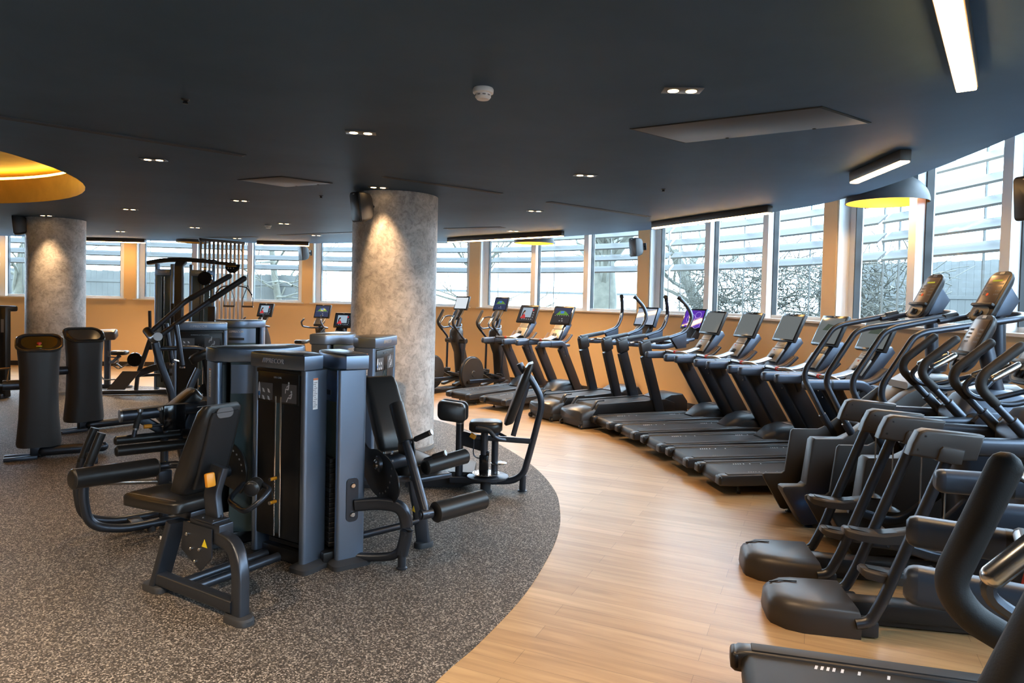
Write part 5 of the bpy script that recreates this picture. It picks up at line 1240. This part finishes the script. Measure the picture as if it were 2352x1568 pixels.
foam(pr, (.43, .86, .655), (.43, .34, .65), .040)
m = MB(); m.tube([(.5, .5, .42), (.5, .5, .70)], .03, 12); m.box((.5, .5, .38), (.08, .10, .14), .01); m.tube([(.5, .50, .05), (.5, .50, .40)], .035, 12); ps = m.obj('support_post', FRAME, pr)
triangle(ps, (.468, .50, .50), .025, 'x')
m = MB(); m.tube([(.50, .95, .42), (.5, .5, .36)], .02, 10); m.obj('brace', STEEL, pr)
Mp = Matrix.Translation((.62, .36, .92)) @ Matrix.Rotation(pi/2, 4, 'Z') @ Matrix.Rotation(.7, 4, 'Y')
cushion(pr, 'chest_pad', .24, .36, .10, Mp)
m = MB(); m.bar([(.56, .30, .40), (.56, .36, .66), (.56, .26, .90)], .07, .09, .015, .1); m.obj('pad_post', FRAME, pr)
m = MB(); m.bar([(.0, .30, .70), (.30, .30, .74), (.50, .34, .72)], .06, .08, .015, .1); m.obj('tower_brace', FRAME, pr)

# ---- 4. lat pulldown
lp = thing('lat_pulldown_machine', 'diverging lat pulldown with two long raised arms, in front of the cable station', 'weight machine', (-4.13, 9.04, 0), (.37, -.93), 'weight-stack machines')
tower(lp, .66, .33, 'DIVERGING LAT PULLDOWN', label_side=1)
for (p0, p1, p2, nm) in (((.62, -.53, 1.34), (.62, -.13, 1.74), (.70, .36, 2.06), 0), ((.95, -.37, 1.34), (.95, .12, 1.725), (1.0, .53, 2.03), 1)):
    m = MB(); m.tube([p0, p1, p2], .030, 12, .06, rnd=False); a_ = m.obj('pull_arm', FRAME, lp)
    m = MB(); m.tube([Vector(p1).lerp(Vector(p2), .1), p2], .034, 12, rnd=True); m.obj('grip_sleeve', GRIPM, a_)
m = MB(); m.tube([(.58, -.56, 1.37), (.78, -.46, 1.27), (1.0, -.40, 1.32)], .050, 16, .08); yk = m.obj('arm_yoke', FRAME, lp)
m = MB(); m.tube([(1.0, -.40, 1.32), (1.012, -.397, 1.323)], .0505, 16); m.obj('yoke_cap', ALU, yk)
m = MB(); m.bar([(.78, -.45, 1.24), (.76, -.40, 1.0), (.74, -.27, .62), (.72, -.22, .06)], .09, .08, .02, .1); m.obj('main_post', FRAME, lp)
m = MB(); m.tube([(.78, -.39, 1.165), (.72, .02, 1.172), (.62, .16, 1.09), (.50, .18, .92)], .028, 12, .12); m.obj('thigh_bar', FRAME, lp)
for x, dy in ((.98, .0), (.62, -.14)):
    m = MB(); m.tube([(x, -.21+dy, 1.46), (x-.02, -.14+dy, .98)], .028, 12); d_ = m.obj('drop_arm', FRAME, lp)
    m = MB(); m.lathe([(.03, -.02), (.03, .0), (.02, .01)], 14, (x-.02, -.138+dy, .965)); m.obj('drop_arm_cap', CHROME, d_)
m = MB(); m.tube([(.96, -.15, 1.02), (.62, -.27, 1.02)], .012, 8); m.obj('link_rod', STEEL, lp)
cushion(lp, 'thigh_pad', .26, .20, .10, Matrix.Translation((.66, .04, 1.06)) @ Matrix.Rotation(.5, 4, 'X'))
m = MB(); m.tube([(.60, .10, 1.05), (.58, .17, .60), (.5, .20, .06)], .055, 16, .1); m.obj('seat_column', GRAPHD, lp)
m = MB(); m.bar([(.62, .02, .90), (.66, -.10, .62), (.66, -.08, .30), (.62, -.05, .05)], .06, .08, .016, .12); m.obj('curved_brace', FRAME, lp)
cushion(lp, 'seat', .32, .36, .08, Matrix.Translation((.85, .12, .52)))
m = MB(); m.bar([(.05, 0, .06), (1.1, 0, .06)], .08, .08, .015); m.bar([(1.1, -.35, .05), (1.1, .35, .05)], .08, .07, .015); m.obj('floor_beam', FRAME, lp)
m = MB(); m.lathe([(.06, -.012), (.075, -.012), (.068, 0), (.075, .012), (.06, .012)], 24, M=rotM((.40, .10, .62), 0, pi/2)); m.obj('cable_pulley', BLACK, lp)
m = MB(); m.tube([(.40, .03, .62), (.40, .02, 1.1)], .005, 6); m.obj('cable', BLACK, lp)

# ---- 5-7. towers whose seats are hidden
t5 = thing('weight_stack_machine', 'blue-grey weight tower with white maker lettering, behind the lat pulldown', 'weight machine', (-4.10, 10.34, 0), (-.18, .98), 'weight-stack machines')
tower(t5, .70, .36, None, None, True)
th = thing('hip_machine', 'seated hip machine with curved back frame at the edge of the wood floor', 'weight machine', (-1.27, 6.88, 0), (.985, -.17), 'weight-stack machines')
tower(th, .62, .32, 'HIP ABDUCTION', label_side=-1)
t7 = thing('weight_stack_machine', 'dark weight tower in front of the main column, left of the hip machine', 'weight machine', (-1.98, 7.26, 0), (-.97, .24), 'weight-stack machines')
tower(t7, .60, .32, None, None, True)

# the hip machine's station, set out from its tower (station frame turned back to the room axes)
ST = Matrix.Rotation(-math.atan2(-.17, .985), 4, 'Z') @ Matrix.Translation((-.217+1.27, 6.55-6.88, 0))
def sobj(m, name, material, parent=th, ang=40): m.move(ST); return m.obj(name, material, parent, ang)
m = MB(); m.tube([(.30, 0, 1.24), (.33, 0, 1.18), (.425, 0, 1.08), (.535, 0, .88), (.445, 0, .48), (.365, 0, .17), (.26, 0, .10), (.0, .02, .085)], .032, 14, [.02, .05, .08, .12, .2, .12, .1, .1], 6); sobj(m, 'back_frame', FRAME)
m = MB(); m.cyl((.355, 0, .02), (.36, 0, .16), .032, 14); m.lathe([(.045, 0), (.045, .012), (.03, .022)], 16, (.355, 0, 0)); sobj(m, 'foot_post', FRAME)
m = MB(); m.bar([(.40, 0, 1.12), (.255, 0, .54)], .05, .04, .012, up=(0, 1, 0)); sobj(m, 'backrest_post', FRAME)
m = MB(); m.loft([[Vector((xc+b_, a*k, zc+b_*.35)) for a, b_ in rrect(.30, th_, .035, 5)] for xc, zc, th_, k in ((.215, .665, .07, .80), (.215, .69, .10, .96), (.27, .85, .10, 1), (.33, 1.03, .09, 1), (.385, 1.19, .08, .95), (.405, 1.245, .05, .8))]); sobj(m, 'backrest', PAD, ang=55)
m = MB(); m.bar([(-.15, 0, .52), (.44, 0, .49)], .05, .05, .012); sobj(m, 'seat_tube', FRAME)
m = MB(); m.loft([[Vector((-.01+a*k*(1.0), b_*k, z)) for a, b_ in rrect(.32, .30, .10, 6)] for z, k in ((.585, .9), (.60, 1), (.655, 1), (.675, .92), (.684, .7))]); sobj(m, 'seat', PAD, ang=60)
for s in (1, -1):
    m = MB(); m.tube([(-.10, s*.17, .64), (.03, s*.17, .62), (.09, s*.16, .54), (.18, s*.08, .51)], .016, 10, .05); g_ = sobj(m, 'side_handle', FRAME)
    m = MB(); m.tube([(-.085, s*.17, .638), (.03, s*.17, .62), (.075, s*.165, .56)], .022, 12, .04); sobj(m, 'handle_sleeve', GRIPM, g_)
m = MB(); m.cyl((-.02, -.03, .16), (-.02, -.03, .60), .036, 16); sobj(m, 'seat_column', FRAME)
m = MB(); m.cyl((.08, .10, .12), (.08, .10, .56), .034, 16); sobj(m, 'rear_column', FRAME)
m = MB(); m.box((-.02, -.03, .27), (.09, .09, .18), .012); m.box((.0, -.03, .37), (.06, .06, .05), .01); sobj(m, 'column_collar', GLOSSBLK)
m = MB(); m.bar([(-.26, .06, .50), (-.02, -.0, .45)], .05, .14, .012); sobj(m, 'cross_beam', FRAME)
m = MB(); m.cyl((-.265, .06, .12), (-.265, .06, .66), .038, 16); kp_ = sobj(m, 'knee_post', FRAME)
m = MB(); m.lathe([(.039, -.006), (.040, .006)], 16, (-.265, .06, .64)); sobj(m, 'post_ring', ALU, kp_)
m = MB(); m.box((-.265, .09, .69), (.06, .10, .16), .015, (.3, 0, 0)); sobj(m, 'pad_bracket', FRAME)
m = MB(); m.loft([[Vector((-.34+a*k, y+b_*0, .765+b_*k-.12*a)) for a, b_ in rrect(.27, .185, .05, 5)] for y, k in ((-.10, .82), (-.085, .95), (-.05, 1), (.02, 1), (.035, .97))]); kp2 = sobj(m, 'knee_pad', PAD, ang=60)
m = MB(); m.loft([[Vector((-.32+a*k, y, .77+b_*k-.12*a)) for a, b_ in rrect(.27, .19, .05, 5)] for y, k in ((.04, .97), (.065, 1), (.075, .94))]); sobj(m, 'pad_shell', GRAPHD, kp2, 60)
m = MB(); m.box((-.13, -.04, .535), (.06, .03, .045), .006, (0, .5, 0)); sobj(m, 'release_lever', ORANGE)
m = MB(); m.tube([(-.12, -.04, .52), (-.125, -.04, .36), (-.09, -.04, .32), (-.04, -.04, .33)], .006, 8, .04); sobj(m, 'release_rod', FRAME)
m = MB(); m.lathe([(.19, .135), (.20, .14), (.20, .15), (.19, .155)], 40, (.02, -.02, 0)); sobj(m, 'turntable_plate', FRAME)
m = MB(); m.lathe([(.125, .172), (.13, .175), (.13, .18), (.05, .184)], 36, (-.0, -.02, 0)); dk = sobj(m, 'indexed_disc', STEEL)
m = MB()
for k in range(20): a = 2*pi*k/20; m.box((.0+.115*cos(a), -.02+.115*sin(a), .1815), (.014, .006, .003), 0, (0, 0, a))
sobj(m, 'index_notches', BLACK, dk)
m = MB(); m.lathe([(.075, .245), (.08, .25), (.06, .256)], 26, (.12, .10, 0)); sobj(m, 'rear_disc', STEEL)
m = MB(); m.cyl((.0, -.06, .0), (.0, -.06, .13), .05, 18); m.lathe([(.065, 0), (.065, .02), (.05, .03)], 18, (.0, -.06, 0)); sobj(m, 'centre_foot', RUBFOOT)
m = MB(); m.loft([[(x, y0, z0), (x, y1, z0), (x, y1, z1), (x, y0, z1)] for x, y0, y1, z0, z1 in ((-.78, .03, .62, .01, .165), (-.27, .05, .62, .01, .165), (-.12, .05, .50, .05, .16))]); sobj(m, 'base_housing', GRAPHD)
m = MB(); m.box((-.12, .0, .10), (.46, .06, .06), .01); sobj(m, 'base_beam', FRAME)

# ---- cable station
cs = thing('cable_station', 'tall dark cable station with two pulley stacks, left of the slatted screen', 'cable machine', (-5.96, 12.35, 0), (.12, -.99))
for yc, ang_, nm in ((-.36, -.5, 0), (.30, .15, 1)):
    M = Matrix.Translation((-.10, yc, 0)) @ Matrix.Rotation(ang_, 4, 'Z')
    m = MB(); m.box((-.10, 0, 1.12), (.22, .40, 2.06), .03); m.move(M); sh = m.obj('stack_shield', SHIELD, cs)
    m = MB(); m.box((-.02, -.19, 1.2), (.08, .06, 2.3), .015); m.box((-.02, .19, 1.2), (.08, .06, 2.3), .015); m.move(M); m.obj('stack_post', TOWER, cs)
    m = MB(); m.box((.02, 0, 2.20), (.05, .38, .11), .012); m.move(M); hd_ = m.obj('header', TOWER, cs)
    text('///PRECOR', .05, SILV, hd_, M @ faceM((.0465, 0, 2.20)), 'maker_lettering', .001, .12)
    for y in (-.03, .03):
        m = MB(); m.cyl((.018, y, .2), (.018, y, 2.12), .010, 8); m.move(M); m.obj('guide_rod', STEEL if y > 0 else BLACK, cs)
m = MB(); m.bar([(.08, -.04, .02), (.08, -.04, 2.33), (-.0, -.0, 2.42)], .15, .10, .02, .05, up=(1, 0, 0)); up_ = m.obj('front_upright', mat('bronze_brown_post', (.032, .025, .021), .35), cs)
m = MB(); m.sweep(fillet([(-.05, -.60, 2.36), (.0, -.30, 2.42), (.02, .10, 2.43), (.03, .55, 2.41)], .15, 5), rrect(.14, .075, .03), up=(0, 0, 1), rnd=True); m.bar([(.03, .45, 2.40), (.03, .93, 2.37)], .07, .06, .015); tb = m.obj('top_beam', BLACK, cs)
m = MB(); m.prism([(.74, 2.38), (1.0, 2.37), (.98, 2.28), (.90, 2.21), (.80, 2.22), (.74, 2.30)], .0, .06, 'yz', .01); pc_ = m.obj('pulley_housing', GLOSSBLK, cs)
m = MB()
for y in (.80, .84, .89): bolt(m, (.06, y, 2.30), .010)
m.obj('housing_bolt', ALU, pc_)
m = MB(); m.cyl((.10, .42, 2.10), (.16, .42, 2.10), .125, 26, .015); pw_ = m.obj('swivel_pulley', GLOSSBLK, cs)
m = MB(); m.box((.12, .42, 2.26), (.05, .06, .10), .01); m.obj('pulley_fork', STEEL, pw_)
m = MB(); m.tube([(.14, .50, 2.05), (.14, .50, 1.78)], .006, 6); m.lathe([(.02, -.004), (.028, 0), (.02, .004)], 14, M=rotM((.14, .50, 1.74), pi/2)); m.obj('snap_hook', STEEL, cs)
for y, tilt in ((.82, 0), (1.14, .06)):
    m = MB(); m.tube([(.05, y, 2.22), (.05, y, 2.0)], .006, 6); m.tube([(.05, y, 2.0), (.05, y-.09, 1.75), (.05, y-.09, 1.62)], .007, 6, .02); m.tube([(.05, y, 2.0), (.05, y+.09, 1.75), (.05, y+.09, 1.62)], .007, 6, .02); st_ = m.obj('handle_strap', BLACK, cs)
    m = MB(); m.tube([(.05, y-.10, 1.61), (.05, y+.10, 1.61)], .018, 10); m.obj('hand_grip', mat('bronze_grip', (.20, .15, .11), .35, .5), st_)
m = MB(); m.bar([(.05, .80, 1.98), (.05, .68, 1.96), (.05, .58, 1.84)], .03, .02, .005, .04); m.bar([(.05, .98, 1.98), (.05, 1.12, 1.96), (.05, 1.22, 1.82)], .03, .02, .005, .04); m.obj('accessory_bar', BLACK, cs)
m = MB(); m.box((.05, .52, 1.40), (.08, .13, .40), .015); m.obj('control_panel', GRAPHD, cs)
m = MB(); m.box((.05, -.12, 1.45), (.08, .12, .38), .015); m.obj('side_label_panel', GRAPHD, cs)
m = MB(); m.bar([(.02, -.02, .05), (.25, -1.35, .05)], .08, .07, .012); m.bar([(.10, -.75, .05), (.10, -.72, .36)], .06, .06, .01); m.bar([(.0, -.1, .36), (.14, -1.0, .33)], .05, .05, .01); fb = m.obj('row_beam', FRAME, cs)
m = MB(); m.loft([[Vector((.22+.10*t_+xx, -1.03+b_*.9+.30*t_, .10+.34*t_)) for xx, b_ in ((0, -.16), (0, .16), (.03, .16), (.03, -.16))] for t_ in (0, .08, .92, 1)]); m.obj('foot_plate', mat('grey_foot_plate', (.11, .10, .095), .5), cs)
m = MB(); m.lathe([(.02, -.03), (.12, -.03), (.13, 0), (.12, .03), (.02, .03)], 24, M=rotM((.08, -.78, .62), 0, pi/2)); m.obj('low_pulley', GLOSSBLK, cs)
m = MB(); m.bar([(.05, -.50, 1.1), (.08, -.72, .36)], .07, .07, .012); m.obj('pulley_brace', FRAME, cs)
m = MB(); m.tube([(.10, -.88, .55), (.16, -1.02, .46), (.18, -1.10, .52)], .012, 8, .02); m.tube([(.16, -.96, .48), (.20, -1.04, .56)], .014, 8); m.obj('row_handle', STEEL, cs)
m = MB(); m.bar([(.10, -.72, .36), (.20, -.40, .50), (.15, -.05, .55)], .06, .12, .015, .15); m.obj('curved_rail', FRAME, cs)
m = MB(); m.bar([(.07, -.52, .80), (.07, -.54, 1.50)], .03, .05, .008); m.obj('side_post', FRAME, cs)

# ---- black console machines at the far left
CONS = mat('console_shell', (.030, .028, .027), .52, bump=.08, bscale=300)
RIMG = mat('console_rim', (.055, .05, .045), .22, .3)
def console_machine(label, loc, head, knob, w_=.40):
    t = thing('console_machine', label, 'resistance machine', loc, head, 'black console machines'); d_ = .30
    def ring(z, k, kx=1, slope=0):
        pts = []
        for a, b_ in rrect(d_*kx, w_*k, .10, 6):
            a = a if a < 0 else a*1.0
            pts.append(Vector((a-.05*(b_/(w_/2))**2*(1 if a > 0 else 0), b_, z-slope*(a+d_/2))))
        return pts
    m = MB(); m.loft([ring(.13, .98), ring(.16, 1.02), ring(.26, .98), ring(.45, .90), ring(.75, .86), ring(1.0, .90), ring(1.16, .97, 1, .0), ring(1.33, 1.0, 1, .52)]); bd = m.obj('body_shell', CONS, t, 50)
    m = MB(); r0 = ring(1.33, 1.0, 1, .52); m.tube([p+Vector((0, 0, .004)) for p in r0], .017, 8, closed=True); m.obj('rim', RIMG, bd)
    inn = [Vector((p.x*.78, p.y*.80, p.z*1)) for p in r0]; inn = [Vector((p.x, p.y, 1.33-.52*(p.x+d_/2)+.004)) for p in inn]
    m = MB(); m.loft([[Vector((p.x*.99, p.y*.99, 1.33-.52*(p.x*.99+d_/2)-.004)) for p in r0], [Vector((p.x*.93, p.y*.94, 1.33-.52*(p.x*.93+d_/2)+.002)) for p in r0]]); m.obj('bezel', BLACK, bd)
    m = MB(); m.loft([inn, [p+Vector((0, 0, .003)) for p in inn]]); sc = m.obj('screen', mat('amber_reflective_screen', (.075, .050, .012), .10, .2) if knob else mat('grey_reflective_screen', (.10, .085, .065), .12, .2), bd)
    if knob:
        z = 1.33-.52*(.06+d_/2); m = MB(); m.lathe([(.028, 0), (.03, .006), (.015, .012)], 18, (.06, 0, z)); kb = m.obj('stop_collar', YEL, t)
        m = MB(); m.lathe([(.012, .01), (.012, .025), (.022, .028), (.022, .042), (.016, .048)], 18, (.06, 0, z)); m.obj('stop_button', RED, t)
    m = MB(); m.box((.0, 0, .10), (.10, .16, .18), .02); m.tube([(.06, .05, .075), (.08, .60, .075)], .055, 16, rnd=True); m.obj('floor_tube', FRAME, t)
    for dx in (-.04, .10):
        m = MB(); m.box((dx, -.16, .022), (.06, .30, .04), .008); m.obj('floor_bar', FRAME, t)
    m = MB(); m.cyl((-.05, -w_*.40, .80), (-.05, -w_*.40-.16, .80), .055, 18); m.box((-.05, -w_*.40-.20, .80), (.03, .14, .03), .006); ar = m.obj('side_arm', FRAME, t)
    m = MB(); m.tube([(-.07, -w_*.40-.10, .98), (-.02, -w_*.40-.12, .82)], .010, 8); m.tube([(-.03, -w_*.40-.19, .98), (.02, -w_*.40-.21, .82)], .010, 8); m.tube([(-.07, -w_*.40-.10, .98), (-.03, -w_*.40-.19, .98)], .010, 8); m.obj('link_bracket', mat('bronze_metal', (.25, .18, .11), .3, .8), ar)
    return t
c1 = console_machine('black console machine with a red stop button on top, at the left edge', (-5.16, 7.45, 0), (.55, -.83), True, .41)
c2 = console_machine('black console machine turned aside, in front of the far left column', (-5.60, 8.95, 0), (.80, -.60), False, .45)

# ---- far left machine and curl bench
fm = thing('weight_stack_machine', 'dark machine post with a pale label at the left edge, beside the far left column', 'weight machine', (-8.72, 11.35, 0), (.05, -1), 'weight-stack machines')
m = MB(); m.box((.0, .28, .78), (.14, .10, 1.5), .02); m.box((0, -.28, .78), (.14, .10, 1.5), .02); m.box((-.1, 0, 1.50), (.3, .66, .10), .03); m.obj('upright_post', BLACK, fm)
m = MB(); m.box((.071, .28, 1.22), (.002, .045, .22), 0); m.obj('instruction_label', GREYPLATE, fm)
m = MB(); m.box((0, 0, .05), (.25, .6, .08), .02); m.box((.5, 0, .05), (.9, .10, .08), .02); m.obj('base_beam', FRAME, fm)
cushion(fm, 'chest_pad', .50, .26, .09, Matrix.Translation((.30, -.05, 1.14)) @ Matrix.Rotation(.1, 4, 'X'))
m = MB(); m.tube([(.28, -.05, .08), (.28, -.05, 1.1)], .035, 12); m.obj('pad_post', FRAME, fm)
m = MB(); m.tube([(.10, -.1, 1.34), (.12, .12, 1.37), (.10, .22, 1.37)], .016, 8, .04); m.tube([(.10, .18, 1.36), (.12, .16, 1.24)], .010, 8); m.obj('grip_handle', FRAME, fm)
cb_ = thing('preacher_curl_bench', 'padded curl bench showing right of the far left column', 'bench', (-7.62, 12.9, 0), (.25, -.97))
Mz = Matrix.Translation((.0, -.15, 1.0)) @ Matrix.Rotation(.30, 4, 'Y') @ Matrix.Rotation(.06, 4, 'X')
m = MB(); m.box((0, 0, 0), (.22, .58, .17), .045, seg=4); m.move(Mz); m.obj('arm_pad', mat('brown_upholstery', (.09, .065, .05), .38), cb_)
m = MB(); m.loft([[Vector((.12+a*k, .22+b_*k, z)) for a, b_ in rrect(.28, .30, .09, 5)] for z, k in ((.64, .9), (.66, 1), (.70, 1), (.715, .85))]); m.obj('seat', PAD, cb_, 60)
m = MB(); m.bar([(0, -.02, .03), (0, -.02, .92)], .09, .10, .015); m.bar([(.12, .22, .62), (.06, .10, .50), (0, 0, .48)], .06, .06, .015); m.obj('main_post', FRAME, cb_)
m = MB(); m.bar([(0, -.45, .04), (0, .35, .04)], .09, .07, .015); foot_plate(cb_, 0, -.45); foot_plate(cb_, 0, .35); m.obj('floor_beam', FRAME, cb_)
m = MB(); m.tube([(.02, -.20, .90), (.04, -.16, .40), (.06, -.10, .16), (.08, .15, .17)], .016, 10, .1); m.obj('curved_tube', STEEL, cb_)
m = MB(); m.tube([(.04, .0, .70), (.10, .02, .60), (.12, .22, .58)], .012, 8, .03); m.prism([(.02, .66), (.16, .66), (.12, .46), (.05, .48)], .18, .19, 'xz', .003); m.obj('adjuster', FRAME, cb_)
# ---- slatted screen by the windows
SLAT = mat('bronze_slat', (.20, .155, .125), .4, .3)
ss = thing('slatted_screen', 'screen of tall vertical bronze slats in front of the far windows', 'screen', (-6.62, 15.55, 0), (.62, .78))
m = MB()
m.box((0, 0, 3.02), (1.08, .05, .06), .006); m.box((0, 0, .03), (1.08, .06, .06), .006); m.obj('rail', GRAPHD, ss)
for k in range(11):
    m = MB(); m.box((-.50+.10*k, 0, 1.53), (.042, .045, 2.94), .004); m.obj('slat', SLAT, ss)
